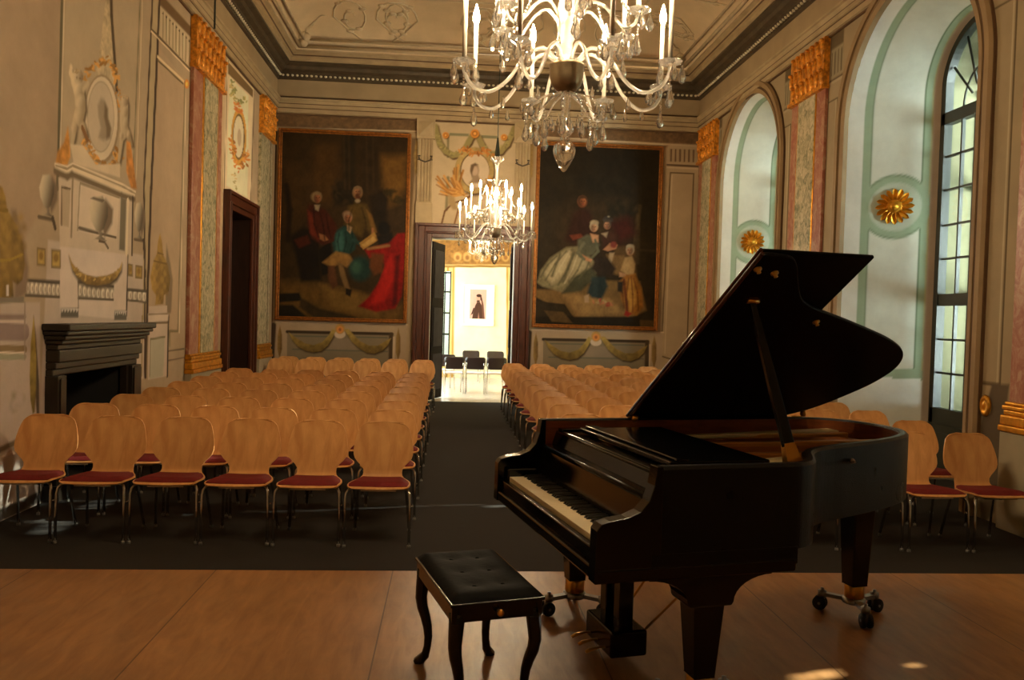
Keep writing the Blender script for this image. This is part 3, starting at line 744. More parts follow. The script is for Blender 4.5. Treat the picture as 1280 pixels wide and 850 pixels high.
SUN_D = Vector((-1.0, -.21, -.50))
SUN_GAPS = {1: [], 2: [], 3: []}
XSH = XR + DW + .07 + .42
for (px, py, zz, k, w_) in ((1012, 846, POD, 3, .034), (1046, 841, POD, 3, .036), (1085, 837, POD, 3, .034), (1133, 833, POD, 3, .022), (622, 632, 0, 1, .06)):
    s_ = on_z(px, py, zz); t_ = (XSH - s_[0])
    SUN_GAPS[k].append((s_[1] + .21 * t_ - WIN_C[k - 1], zz + .50 * t_, w_))
def window(k, c):
    root = struct(empty('window_%d' % k, (XR, c, 0)))
    def P3(s, z, v): return (-v, s, z)                             # local: +x is outward, v into the room
    me = reveal(0.0, k)
    for v in me.vertices: v.co.x -= XR
    link('reveal', me, M['reveal'], root)
    # archivolt round the opening, in three steps with brown grooves
    path = arch_path(R_ARC, Z_SPR, 40)
    for nm, prof, m in (('archivolt', [(-.02, -.04), (-.02, .03), (.05, .045), (.05, .03), (.10, .03), (.10, .055), (.17, .06), (.19, .03), (.19, .0)], M['trim']),
                        ('archivolt_groove', [(.05, .031), (.055, .036), (.075, .036), (.08, .031)], M['trimdark']),
                        ('archivolt_edge', [(.19, 0), (.19, .028), (.205, .028), (.205, 0)], M['trimdark'])):
        sweep(MB(), path, prof, to3=P3).build(nm, m, root)
    # gilded sunflower rosettes on both jambs
    for sgn in (1, -1):
        A = .55; y = sgn * (R_ARC * (1 - A) + HW_IN * A); x = DW * A
        tn = Vector((DW, sgn * (HW_IN - R_ARC), 0)).normalized(); nn = Vector((-(sgn) * tn.y, 0, 0))
        nrm = Vector((tn.y * sgn * 1.0, -tn.x * sgn, 0))
        up = Vector((0, 0, 1)); side = up.cross(nrm)
        Mx = Matrix.Translation((x, y, ROS_Z)) @ Matrix((side, up, nrm)).transposed().to_4x4()
        mb = MB()
        for q in range(16):
            an = 2 * PI * q / 16; Rm = Mx @ Matrix.Rotation(an, 4, 'Z')
            vs = [(0.05, -.022, .02), (.14, -.034, .045), (.2, -.02, .03), (.225, .01, .015), (.19, .03, .03), (.12, .02, .06), (.05, .022, .03)]
            mb.add([(0, 0, .02)] + vs + [(p[0], p[1], 0) for p in vs], [(0, i + 1, i + 2) for i in range(6)] + [(i + 1, i + 8, i + 9, i + 2) for i in range(6)], False, Rm)
        mb.lathe([(.09, 0), (.09, .03), (.075, .05), (.05, .04), (.045, .06), (.02, .08), (.001, .085)], 18, Mx)
        rs = mb.build('rosette', M['gold'], root); rs['label'] = 'gilded sunflower rosette'
    # oval gilt button on the pier beside the window
    # ---- sash: dark frame, panes
    X0, X1 = DW, DW + .07
    ip = arch_path(HW_IN + .02, SPR_IN, 30, z0=.62)
    fr = MB()
    rows = []
    for (s, z) in ip:
        nrm = Vector((s, 0)) if z <= SPR_IN else Vector((s, z - SPR_IN)); nrm.normalize()
        q = []
        for (u, x) in ((0, X0 - .03), (-.085, X0 - .03), (-.085, X1), (0, X1)): q.append((x, s + nrm.x * u, z + nrm.y * u))
        rows.append(q)
    fr.grid(rows, smooth=False, closed=True)
    W = HW_IN
    fr.box(X0 - .03, X1, -W, W, .60, .80); fr.box(X0 - .02, X1, -W, W, 2.02, 2.16); fr.box(X0 - .03, X1, -W, W, 4.18, 4.32)
    fr.box(X0 - .035, X1, -.05, .05, .62, 4.25)
    fr.build('sash_frame', M['winframe'], root)
    mu = MB()
    for s in (-.33, .33): mu.box(X0, X0 + .04, s - .014, s + .014, .75, 4.2)
    for z in (1.22, 1.62, 2.58, 2.98, 3.40, 3.80): mu.box(X0, X0 + .04, -W, W, z - .012, z + .012)
    for q in range(1, 6):
        an = PI * q / 6; mu.tube([(X0 + .02, .22 * math.cos(an), 4.34 + .22 * math.sin(an)), (X0 + .02, (W - .05) * math.cos(an), 4.45 + (W + .1) * math.sin(an))], .014, 6)
    mu.tube([(X0 + .02, .34 * math.cos(PI * q / 16), 4.32 + .42 * math.sin(PI * q / 16)) for q in range(17)], .013, 6)
    mu.build('muntins', M['winframe'], root)
    pts = arch_path(HW_IN - .02, SPR_IN, 24, z0=.65)
    g = MB(); g.prism(pts, X0 + .012, X0 + .018, 'x'); g.build('pane', M['pane'], root)
    ap = MB(); ap.box(X0 - .04, X1 + .04, -.80, .80, 0, .615); ap.box(X0 - .05, X0 - .03, -.6, .6, .1, .52, bev=.008); ap.build('window_apron', M['winframe'], root)
    # outer embrasure and louvred shutters
    op = arch_path(HW_IN + .02, SPR_IN, 24, z0=.60)
    ext = MB(); ext.grid([[(X1, s, z) for s, z in op], [(X1 + .42, s * 1.06, z + (0.03 if z > SPR_IN else 0)) for s, z in op]], smooth=False)
    ext.box(X1, X1 + .42, -W - .05, W + .05, .52, .60)
    ext.build('outer_embrasure', M['extwall'], root)
    XS = X1 + .40
    for sgn in (1, -1):
        sh = MB(); a0, a1 = sorted((sgn * .01, sgn * (W + .03)))
        sh.box(XS, XS + .04, a0, a0 + .06, .62, SPR_IN + .02); sh.box(XS, XS + .04, a1 - .06, a1, .62, SPR_IN + .02)
        for z in (.62, 2.1, 3.4, SPR_IN - .06): sh.box(XS, XS + .04, a0, a1, z, z + .09)
        z = .74
        while z < SPR_IN - .1:
            segs = [(a0 + .05, a1 - .05)]
            for (hy, hz, hw_) in SUN_GAPS.get(k, ()):            # openings added in the slats to place the sun spots
                if abs(z - hz) < .045:
                    nw = []
                    for (p, q) in segs:
                        if hy + hw_ > p and hy - hw_ < q:
                            if hy - hw_ > p: nw.append((p, hy - hw_))
                            if hy + hw_ < q: nw.append((hy + hw_, q))
                        else: nw.append((p, q))
                    segs = nw
            for (p, q) in segs:
                Mx = Matrix.Translation((XS + .02, (p + q) / 2, z)) @ Matrix.Rotation(math.radians(20), 4, 'Y')
                sh.box(-.032, .032, -(q - p) / 2, (q - p) / 2, -.0035, .0035, Mx)
            z += .0505
        sl = sh.build('shutter', M['shutter'], root)
    # fan of the shutter: boarded segments with a gap
    fs_ = MB()
    for q in range(8):
        a0, a1 = PI * q / 8 + .015, PI * (q + 1) / 8 - .015
        pl = [(.08 * math.cos(a0), SPR_IN + .1 + .08 * math.sin(a0)), ((W + .03) * math.cos(a0), SPR_IN + .06 + (W + .03) * math.sin(a0)), ((W + .03) * math.cos(a1), SPR_IN + .06 + (W + .03) * math.sin(a1)), (.08 * math.cos(a1), SPR_IN + .1 + .08 * math.sin(a1))]
        fs_.prism(pl, XS + .01, XS + .03, 'x')
    fs_.build('shutter_fan', M['shutter'], root)
    return root
for k, c in enumerate(WIN_C): window(k + 1, c)
for (px, py) in ((1233, 507),):
    p = on_x(px, py, XR)
    mb = MB(); mb.lathe([(.0, 0), (.07, 0), (.075, .015), (.05, .03), (.045, .022), (.02, .03), (.001, .04)][1:], 18, Matrix.Rotation(-PI / 2, 4, 'Y') @ Matrix.Scale(1.35, 4, (1, 0, 0)))
    o = mb.build('trim_8', M['gold'], None, (XR, p[1], p[2])); struct(o)
# ------------------------------------------------------------------ back wall
D0, D1, DH = -0.41, 1.245, 3.28
SB = axis(XL, XR, 0.0145, (D0, D1)); TB = axis(0, 5.78, 0.0145, (DH,))
G_B = np.array(lin((174, 151, 119))) / np.array(lin((150, 130, 95)))
PB = Paint(SB, TB, (150, 130, 95), G_B); PB.px = lambda x, y: (lambda p: (p[0], p[2]))(on_y(x, y, YB))
P = PB
P.poly([(342, 138), (875, 165), (875, 181), (342, 158)], (92, 70, 42), soft=.04, tex=.5)
P.line([(342, 160), (520, 164)], .03, (160, 140, 104)); P.line([(660, 170), (875, 183)], .03, (160, 140, 104))
for x0, x1 in ((342, 355), (506, 517), (661, 670)):
    P.poly([(x0, 165), (x1, 165), (x1 - 9, 410), (x0 - 9, 410)], (138, 118, 84), soft=.02)
P.poly([(514, 172), (522, 172), (514, 282), (508, 410), (505, 410)], (92, 72, 44), soft=.05)  # shade painted as a dark strip between painting and door pilaster
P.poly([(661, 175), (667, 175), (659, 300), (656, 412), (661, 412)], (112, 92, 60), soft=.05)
# panel right of the right painting
P.poly([(836, 185), (873, 187), (873, 204), (836, 202)], (142, 122, 88))
for k in range(6):
    x = 839 + k * 5.6; P.line([(x, 187 + k * .2), (x - .3, 201 + k * .2)], .035, (92, 72, 46)); 
P.line([(834, 206), (873, 208)], .04, (84, 64, 40)); P.line([(834, 209), (873, 211)], .03, (166, 146, 110))
P.line([(838, 216), (867, 217), (858, 455), (826, 445), (838, 216)], .03, (92, 74, 46)); P.line([(840, 219), (831, 442)], .02, (170, 150, 114))
P.line([(345, 165), (337, 470)], .05, (80, 60, 36))
# overdoor
P.poly([(542, 152), (646, 157), (640, 290), (538, 284)], (166, 148, 112), soft=.015)
P.poly([(562, 166), (586, 167), (586, 170.5), (562, 169.5)], (112, 110, 80)); P.poly([(602, 169), (622, 170), (622, 173.5), (602, 172.5)], (112, 110, 80))
P.line([(560, 171), (560, 196)], .05, (120, 112, 78)); P.line([(560, 222), (558, 262)], .06, (112, 104, 72), soft=.03)
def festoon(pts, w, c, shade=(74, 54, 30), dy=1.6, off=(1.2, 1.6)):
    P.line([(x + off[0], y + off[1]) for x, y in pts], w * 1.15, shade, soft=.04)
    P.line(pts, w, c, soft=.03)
festoon([(544, 158), (546, 168), (550, 180), (557, 189), (566, 194), (575, 193), (581, 186), (586, 177), (590, 170)], .11, (128, 118, 70))
festoon([(598, 171), (602, 180), (607, 188), (616, 193), (626, 189), (634, 180), (640, 168), (643, 160)], .11, (132, 120, 72))
P.blobs([(546, 168), (552, 182), (566, 193), (580, 186)], 30, 2.2, [(140, 130, 78), (112, 104, 60), (152, 138, 84)], seed=21)
P.blobs([(604, 184), (616, 192), (632, 182), (640, 166)], 30, 2.2, [(140, 130, 78), (112, 104, 60), (152, 138, 84)], seed=22)
for (x, y, r) in ((557, 169, 4), (593.5, 167, 5.5), (630, 171.5, 4)):
    P.ell((x + .8, y + 1), r, r, (92, 64, 30), soft=.03); P.ell((x, y), r, r, (186, 124, 48), soft=.02); P.ell((x, y), r * .6, r * .6, (140, 88, 30), soft=.02); P.ell((x, y), r * .35, r * .35, (206, 150, 70), soft=.02)
P.ell((594.5, 215), 25, 30, (74, 56, 32), soft=.06); P.ell((593, 213), 24.5, 29, (148, 126, 74), soft=.02, tex=.4); P.ell((593.5, 213), 18.5, 22.5, (96, 76, 46)); P.ell((594, 213.5), 17.5, 21.5, (176, 158, 126))
P.poly([(590, 207), (594, 205), (598, 207), (599, 213), (598, 219), (601, 226), (605, 229), (586, 229), (590, 224), (589, 216), (588, 211)], (132, 112, 84), soft=.035); P.ell((593.3, 213.5), 4.2, 6, (160, 138, 110), soft=.03); P.poly([(587.5, 214), (588.5, 206), (594, 203.5), (598, 206), (593, 208), (590.5, 216), (590, 221)], (92, 74, 50), soft=.03)
P.blobs([(574, 190), (584, 187), (590, 192), (597, 192), (606, 187), (615, 196)], 44, 3.2, [(164, 108, 46), (178, 124, 60), (132, 82, 32)], seed=23)
for k in range(10):
    a = math.radians(92 + k * 9); L = 30 + 7 * math.sin(k * 1.3) + k * .5
    for sx, bx in ((1, 580), (-1, 607)):
        L2 = L if sx > 0 else L * .62
        e = (bx + sx * L2 * math.cos(a), 243 - L2 * math.sin(a)); m = (bx + sx * L2 * .55 * math.cos(a + .30), 243 - L2 * .55 * math.sin(a + .30))
        P.line([(bx, 243), m, e], .042, ((150, 104, 44), (176, 130, 64))[k % 2], soft=.02); P.line([m, (e[0] - sx * 2, e[1] + 3)], .022, (120, 80, 32), soft=.02)
P.blobs([(570, 238), (580, 243), (588, 246)], 12, 2.4, [(160, 114, 48), (136, 92, 36), (178, 134, 66)], seed=24)
P.line([(591, 243), (580, 250), (566, 254), (556, 264), (552, 280)], .035, (92, 62, 34), soft=.02); P.line([(586, 246), (573, 262), (568, 280)], .035, (110, 76, 40), soft=.02)
P.poly([(560, 243), (568, 246), (572, 262), (566, 262), (560, 254)], (140, 118, 78), soft=.05)
# leaf drops beside the door pilasters
for (x, y) in ((520, 175), (664, 180)):
    P.poly([(x, y), (x + 3, y + 2), (x + 2, y + 40), (x - 1, y + 44), (x - 3, y + 20)], (128, 104, 56), soft=.03, tex=.4)
# painted dados with festoons, one under each painting
def dado(ox, oy, sl):
    q = lambda x, y: (x + ox, y + oy + sl * (x - 424))
    P.poly([q(345, 404), q(509, 404), q(505, 500), q(340, 500)], (150, 130, 98), soft=.012)
    P.line([q(345, 404), q(509, 404)], .03, (176, 156, 120)); P.line([q(342, 408), q(338, 480)], .10, (56, 42, 26), soft=.03)
    P.poly([q(359, 415), q(490, 415), q(489, 480), q(358, 480)], (114, 102, 76), soft=.01)
    P.line([q(359, 416), q(412, 416)], .06, (50, 38, 22), soft=.02); P.line([q(437, 416), q(490, 416)], .06, (50, 38, 22), soft=.02); P.line([q(489, 417), q(488, 480)], .09, (64, 50, 30), soft=.03); P.line([q(492.5, 420), q(491, 480)], .035, (172, 152, 118))
    P.line([q(368, 421), q(410, 421)], .03, (90, 86, 66)); P.line([q(440, 421), q(484, 421)], .03, (90, 86, 66)); P.line([q(366, 438), q(484, 438)], .03, (92, 88, 68))
    P.poly([q(412, 423), q(440, 423), q(446, 437), q(406, 437)], (124, 109, 84), soft=.03)
    L = [(361, 417), (365, 426), (372, 434), (381, 439), (392, 441), (402, 439), (410, 432), (416, 422), (420, 414), (416, 411), (411, 419), (403, 428), (392, 432), (381, 430), (371, 424)]
    Rr = [(430, 411), (434, 418), (440, 427), (448, 434), (458, 440), (468, 441), (478, 437), (485, 430), (489, 421), (482, 425), (472, 431), (461, 431), (450, 426), (441, 417), (436, 411)]
    for pts in (L, Rr):
        pp = [q(*p) for p in pts]
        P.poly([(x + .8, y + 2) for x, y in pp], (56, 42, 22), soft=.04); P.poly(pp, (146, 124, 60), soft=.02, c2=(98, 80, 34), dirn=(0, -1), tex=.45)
    P.ell(q(425, 418), 7, 5, (178, 160, 130), soft=.02); P.ell(q(425, 411), 6, 6.5, (160, 124, 60), soft=.02); P.ell(q(425, 412), 4.2, 4.6, (190, 124, 56), soft=.02); P.ell(q(425, 412), 1.7, 2, (140, 84, 36), soft=.02)
    for x in (350, 498):
        P.poly([q(x, 408), q(x + 2.5, 420), q(x + 2.5, 438), q(x - .5, 450), q(x - 3.5, 438), q(x - 3, 420)], (130, 104, 54), soft=.02, c2=(96, 74, 34), dirn=(1, 0), tex=.4)
dado(0, 0, 0.022); dado(320, 9.5, 0.022)
P.line([(330, 480), (545, 486)], .12, (74, 60, 42), soft=.03); P.line([(655, 487), (870, 495)], .12, (74, 60, 42), soft=.03)
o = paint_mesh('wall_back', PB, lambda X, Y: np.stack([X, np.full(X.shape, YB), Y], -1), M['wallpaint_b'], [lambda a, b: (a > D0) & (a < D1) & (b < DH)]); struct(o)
# unseen wall behind the photographer
o = MB().box(XL - .2, XR + .2, YF - .2, YF, 0, 5.8).build('wall_front', M['plaster']); struct(o)
# outer skins so that the shell has thickness
o = MB().box(XL - .9, XL - .62, YF, YB + .3, 0, 6.9).build('wall_outer_left', M['plaster']); struct(o)

# fluted pilasters over the door
rp = struct(empty('trim_9', (0.385, YB, 0)))
for (xa, xb) in ((-0.73, -0.43), (1.205, 1.50)):
    mb = MB(); xa -= .385; xb -= .385; w = xb - xa
    n = 5; fl = w * .07
    outline = [(xa, 0)]
    pts = [(xa, 0), (xa, -.055)]
    for k in range(4):
        c = xa + w * (k + 1) / 5
        pts += [(c - .022, -.055), (c - .014, -.028), (c + .014, -.028), (c + .022, -.055)]
    pts += [(xb, -.055), (xb, 0)]
    mb.prism(pts, 3.95, 5.22, 'z'); mb.build('fluted_shaft', M['mould'], rp)
    mb = MB(); mb.box(xa - .02, xb + .02, -.075, 0, 3.56, 3.95); mb.box(xa - .01, xb + .01, -.065, 0, 3.93, 3.98); bevel(mb.build('pilaster_foot', M['mould'], rp), .008)
    mb = MB(); c = (xa + xb) / 2
    mb.box(xa - .03, xb + .03, -.085, 0, 5.22, 5.61)
    mb.add([(xa, -.085, 5.26), (xb, -.085, 5.26), (xb, -.085, 5.56), (xa, -.085, 5.56), (c, -.15, 5.41)], [(0, 1, 4), (1, 2, 4), (2, 3, 4), (3, 0, 4)])
    mb.build('diamond_block', M['mould'], rp)
    mb = MB()
    mb.tube([(xa + .02, -.06, 4.86), (xa + .05, -.06, 4.80), (c, -.06, 4.765), (xb - .05, -.06, 4.80), (xb - .02, -.06, 4.86)], .016, 6)
    for x in (xa + .03, xb - .03): mb.tube([(x - .025, -.06, 4.88), (x + .025, -.06, 4.88)], .014, 6); mb.tube([(x - .025, -.06, 4.81), (x + .025, -.06, 4.81)], .014, 6)
    mb.build('husk_swag', M['darkmould'], rp)

# ------------------------------------------------------------------ entablature running round the room
def ring(d, z):
    return [(XL + d, YF + d, z), (XR - d, YF + d, z), (XR - d, YB - d, z), (XL + d, YB - d, z)]
def course(name, prof, m):
    mb = MB(); mb.grid([ring(d, z) for d, z in prof], smooth=False, closed=True)
    return struct(mb.build(name, m))
course('trim_10', [(0, 5.60), (.045, 5.62), (.045, 5.70), (.07, 5.71), (.07, 5.77), (.055, 5.775), (.085, 5.84), (.11, 5.85), (.11, 5.88), (.02, 5.90)], M['mould'])
course('trim_15', [(.046, 5.690), (.052, 5.692), (.052, 5.708), (.046, 5.71)], M['trimdark'])  # these thin dark courses are added to draw the mouldings' shade lines
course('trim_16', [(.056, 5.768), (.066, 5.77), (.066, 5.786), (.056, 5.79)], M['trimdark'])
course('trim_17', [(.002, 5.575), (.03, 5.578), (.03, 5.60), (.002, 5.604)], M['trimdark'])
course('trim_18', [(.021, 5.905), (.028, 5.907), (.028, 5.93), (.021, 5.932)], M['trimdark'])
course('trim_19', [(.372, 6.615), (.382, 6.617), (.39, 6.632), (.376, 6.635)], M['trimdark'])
course('trim_11', [(.02, 5.89), (.02, 6.26)], M['frieze'])
course('trim_12', [(.02, 6.25), (.06, 6.27), (.06, 6.31), (.13, 6.34), (.13, 6.38), (.20, 6.41), (.22, 6.47), (.30, 6.50), (.30, 6.54)], M['darkmould'])
course('trim_13', [(.30, 6.535), (.33, 6.55), (.33, 6.60), (.37, 6.61), (.39, 6.66), (.45, 6.68), (.45, 6.71)], M['mould'])
mb = MB()
def beads(p0, p1, step=.09):
    a, b = Vector(p0), Vector(p1); n = int((b - a).length / step)
    for k in range(n):
        p = a.lerp(b, (k + .5) / n); mb.ball(p, .03, 6, 4)
beads((XL + .09, YB - .09, 6.325), (XR - .09, YB - .09, 6.325)); beads((XL + .09, 4, 6.325), (XL + .09, YB - .09, 6.325)); beads((XR - .09, 4, 6.325), (XR - .09, YB - .09, 6.325))
struct(mb.build('trim_14', M['bead']))
# coved ceiling
prof = [(.45, 6.71)] + [(.45 + 1.35 * (1 - math.cos(t * PI / 2 / 10)) * .9 + .02 * t, 6.71 + .62 * math.sin(t * PI / 2 / 10)) for t in range(1, 11)]
mb = MB(); rows = [ring(d, z) for d, z in prof]; mb.grid(rows, smooth=True, closed=True, flip=False)
dl, zl = prof[-1]
rr = ring(dl, zl); mb.add(rr, [(3, 2, 1, 0)])
ce = struct(mb.build('ceiling', M['ceil']))
mb = MB()
for (d, z, r) in ((.52, 6.75, .035), (.62, 6.85, .022), (1.66, 7.33, .03)):
    q = ring(d, z); 
    for i in range(4): mb.tube([q[i], q[(i + 1) % 4]], r, 6)
mb.build('stucco_frame', M['stucco'], ce)
# stucco scrolls on the cove
def cove(s):                                                       # s 0..1 -> d, z just under the surface
    t = s * 10; d = .45 + 1.35 * (1 - math.cos(t * PI / 20)) * .9 + .02 * t; z = 6.71 + .62 * math.sin(t * PI / 20)
    return d, z - .012
sc = MB(); rg = random.Random(5)
def scroll(side, s0, base):
    def at(u, v):
        d, z = cove(min(.98, max(.12, v)))
        if side == 'B': return (u, YB - d, z)
        if side == 'L': return (XL + d, u, z)
        return (XR - d, u, z)
    sg = rg.choice((-1, 1))
    pts = [at(base + sg * .5 * (1 - k / 14), .22 + .30 * (k / 14)) for k in range(8)]
    for k in range(22):
        a = k * .42; r = .34 * (1 - k / 26)
        pts.append(at(base + sg * (.05 - r * math.cos(a) * 1.0 + .3), .55 + r * .9 * math.sin(a)))
    sc.tube(pts, [.012] + [.018] * (len(pts) - 2) + [.009], 6)
    for k in range(6, len(pts), 4):
        p = Vector(pts[k]); sc.ball(p, .055, 7, 4, (1.4, 1.0, .6))
for k in range(9): scroll('B', .2, XL + 1.2 + k * .78)
for k in range(13): scroll('L', .2, 5.0 + k * .85); scroll('R', .2, 5.0 + k * .85)
for (x, y) in ((XL + .6, YB - .6), (XR - .6, YB - .6)):
    for k in range(5): sc.ball((x + rg.uniform(-.08, .08), y + rg.uniform(-.08, .08), 6.80 + k * .03), .09, 8, 5, (1, 1, .9))
sc.build('stucco_scrolls', M['stucco'], ce)

# ------------------------------------------------------------------ door in the left wall
d1 = struct(empty('door_1', (XL, 13.625, 0)))
def casing_h(w, dep):                                              # moulded casing profile pieces (offset from opening, proud of the wall)
    return [(0, w * .30, dep * .6), (w * .30, w * .42, dep * .85), (w * .42, w * .80, dep * .7), (w * .80, w, dep)]
mb = MB()
for (a, b, d) in casing_h(.28, .11):
    mb.box(0, d, -.675 - b, -.675 - a, 0, 3.29 + b); mb.box(0, d, .675 + a, .675 + b, 0, 3.29 + b); mb.box(0, d, -.675 - a, .675 + a, 3.29 + a, 3.29 + b)
bevel(mb.build('door_casing', M['doorwood'], d1), .008)
mb = MB(); mb.box(-.45, .02, -.70, -.675, 0, 3.3); mb.box(-.45, .02, .675, .70, 0, 3.3); mb.box(-.45, .02, -.7, .7, 3.29, 3.32); mb.box(-.45, 0, -.7, .7, -.02, 0.005); mb.build('door_reveal', M['doordark'], d1)
for s in (-1, 1):
    mb = MB(); a0, a1 = sorted((s * .005, s * .672))
    mb.box(-.42, -.37, a0, a1, .006, 3.28)
    for (z0, z1) in ((.2, 1.0), (1.15, 2.1), (2.25, 3.1)):
        mb.box(-.37, -.352, a0 + .1, a1 - .1, z0, z1, bev=.008)
    lf = bevel(mb.build('door_leaf', M['doordark'], d1), .005)
mb = MB(); mb.ball((-.33, .06, 1.12), .03); mb.tube([(-.37, .06, 1.12), (-.33, .06, 1.12)], .012); mb.build('door_knob', M['gold'], d1)

# ------------------------------------------------------------------ chimneypiece
f0 = 8.15
fp = empty('fireplace', (XL, f0, 0)); tag(fp, 'dark veined stone fireplace with moulded mantel shelf against the painted wall', 'fireplace')
J0, J1 = 7.30, 9.20                                                # outer faces of the jambs
mb = MB()
for (z0, z1, d, e) in ((1.50, 1.56, .24, .0), (1.46, 1.50, .215, .02), (1.42, 1.46, .185, .04), (1.38, 1.42, .15, .06)):
    mb.box(0.002, d, 7.22 - f0 + e, 9.28 - f0 - e, z0, z1)
bevel(mb.build('mantel_shelf', M['stonedark'], fp), .012, 3)
mb = MB()
for (z0, z1, d) in ((1.33, 1.38, .105), (1.22, 1.33, .12), (1.16, 1.22, .09), (1.10, 1.16, .065)):
    mb.box(0.002, d, J0 - f0, J1 - f0, z0, z1)
bevel(mb.build('lintel', M['stonedark'], fp), .012, 3)
for (a, b, s) in ((J0, 7.46, 1), (8.95, J1, -1)):
    mb = MB(); mb.box(0.002, .11, a - f0, b - f0, .14, 1.10); mb.box(0.002, .125, a - f0 - .02, b - f0 + .02, 0.002, .14)
    mb.box(.11, .125, a + .03 - f0, b - .03 - f0, .2, 1.08, bev=.01)
    e0, e1 = (b - f0 - .002, b - f0 + .05) if s == 1 else (a - f0 - .05, a - f0 + .002)
    mb.box(0.002, .07, e0, e1, 0.002, 1.10)
    bevel(mb.build('jamb', M['stonedark'], fp), .01, 2)
mb = MB()
y0, y1 = 7.46 - f0, 8.95 - f0
mb.add([(0.0, y0, .02), (0.0, y1, .02), (-.5, y1 - .2, .02), (-.5, y0 + .2, .02), (0.0, y0, 1.11), (0.0, y1, 1.11), (-.5, y1 - .2, 1.11), (-.5, y0 + .2, 1.11)], [(0, 1, 2, 3), (7, 6, 5, 4), (3, 2, 6, 7), (0, 3, 7, 4), (2, 1, 5, 6)])
mb.build('firebox', M['soot'], fp)

# ------------------------------------------------------------------ doorway in the back wall
d2 = struct(empty('door_2', ((D0 + D1) / 2, YB, 0)))
hw = (D1 - D0) / 2
mb = MB()
for (a, b, d) in casing_h(.33, .13):
    mb.box(-hw - b, -hw - a, -d, 0, 0, DH + .28 * b / .33); mb.box(hw + a, hw + b, -d, 0, 0, DH + .28 * b / .33); mb.box(-hw - a, hw + a, -d, 0, DH + .28 * a / .33, DH + .28 * b / .33)
bevel(mb.build('door_casing', M['doorwood'], d2), .01, 2)
M['whitepaint'] = mat('white painted wood', (214, 208, 198), 0.5, var=.05)
M['greydoor'] = mat('grey brown door paint', (58, 52, 54), 0.85, var=.15, spec=.08)
M['leafdark'] = mat('dark brown door paint', (30, 20, 16), 0.85, var=.2, spec=.08)
mb = MB(); mb.box(-hw - .03, -hw, 0, .34, 0, DH + .03); mb.box(hw, hw + .03, 0, .34, 0, DH + .03); mb.box(-hw - .03, hw + .03, 0, .34, DH, DH + .03); mb.build('door_reveal', M['whitepaint'], d2)
for s in (-1, 1):
    ang = math.radians(73 if s < 0 else 93)
    lf = empty('door_leaf', (s * (hw - .01), .30, 0), 0); lf.parent = d2; lf.rotation_euler = (0, 0, ang if s < 0 else -ang)
    mb = MB(); L = .80
    x0, x1 = (0, L) if s < 0 else (-L, 0)
    mb.box(x0, x1, -.022, .022, .012, 3.24); bevel(mb.build('leaf_board', M['leafdark'], lf), .004)
    for (z0, z1) in ((.2, .95), (1.1, 1.9), (2.1, 3.08)):
        for sy in (-1, 1):
            q = MB(); q.box(x0 + .11, x1 - .11, *sorted((sy * .022, sy * .034)), z0, z1, bev=.006); q.build('leaf_panel', M['greydoor'], lf)

# ------------------------------------------------------------------ two large paintings
M['canvas'] = paint_mat('oil paint on canvas', rough=.6, bump=.2, gloss=.15)
M['oldgold'] = mat('old gilt frame', (150, 92, 36), 0.42, metal=.6, var=.35, scale=20, bump=.2)
M['framedark'] = mat('dark frame edge', (66, 40, 20), 0.5, var=.3)
G_P = np.array(lin((142, 120, 88))) / np.array(lin((150, 130, 95)))
def painting(label, x0, x1, z0, z1, base, draw):
    fw = .075
    root = empty('painting', ((x0 + x1) / 2, YB - .002, z0)); tag(root, label, 'painting')
    cx = (x0 + x1) / 2
    mb = MB()
    for (a, b, d) in ((0, fw * .55, .085), (fw * .55, fw, .06)):
        m = mb
        m.box(x0 + a - cx, x0 + b - cx, -d, 0, a, z1 - z0 - a); m.box(x1 - b - cx, x1 - a - cx, -d, 0, a, z1 - z0 - a)
        m.box(x0 + b - cx, x1 - b - cx, -d, 0, a, b); m.box(x0 + b - cx, x1 - b - cx, -d, 0, z1 - z0 - b, z1 - z0 - a)
    bevel(mb.build('frame', M['oldgold'], root), .012, 2)
    S = axis(x0 + fw, x1 - fw, .0125); T = axis(z0 + fw, z1 - fw, .0125)
    P = Paint(S, T, base, G_P); P.px = lambda x, y: (lambda p: (p[0], p[2]))(on_y(x, y, YB - .04))
    draw(P)
    # old varnish: gentle overall mottling of the brushwork
    X, Y = np.meshgrid(S, T)
    P.C *= (1 + .35 * (vnoise(X * 9, Y * 7) - .5) + .25 * (vnoise(X * 31, Y * 23) - .5))[..., None]
    o = paint_mesh('canvas', P, lambda X, Y: np.stack([X - cx, np.full(X.shape, -.035), Y - z0], -1), M['canvas'], parent=root)
    mb = MB(); mb.box(x0 + fw * .6 - cx, x1 - fw * .6 - cx, -.03, 0, fw * .6, z1 - z0 - fw * .6); mb.build('stretcher_back', M['framedark'], root)
    return root
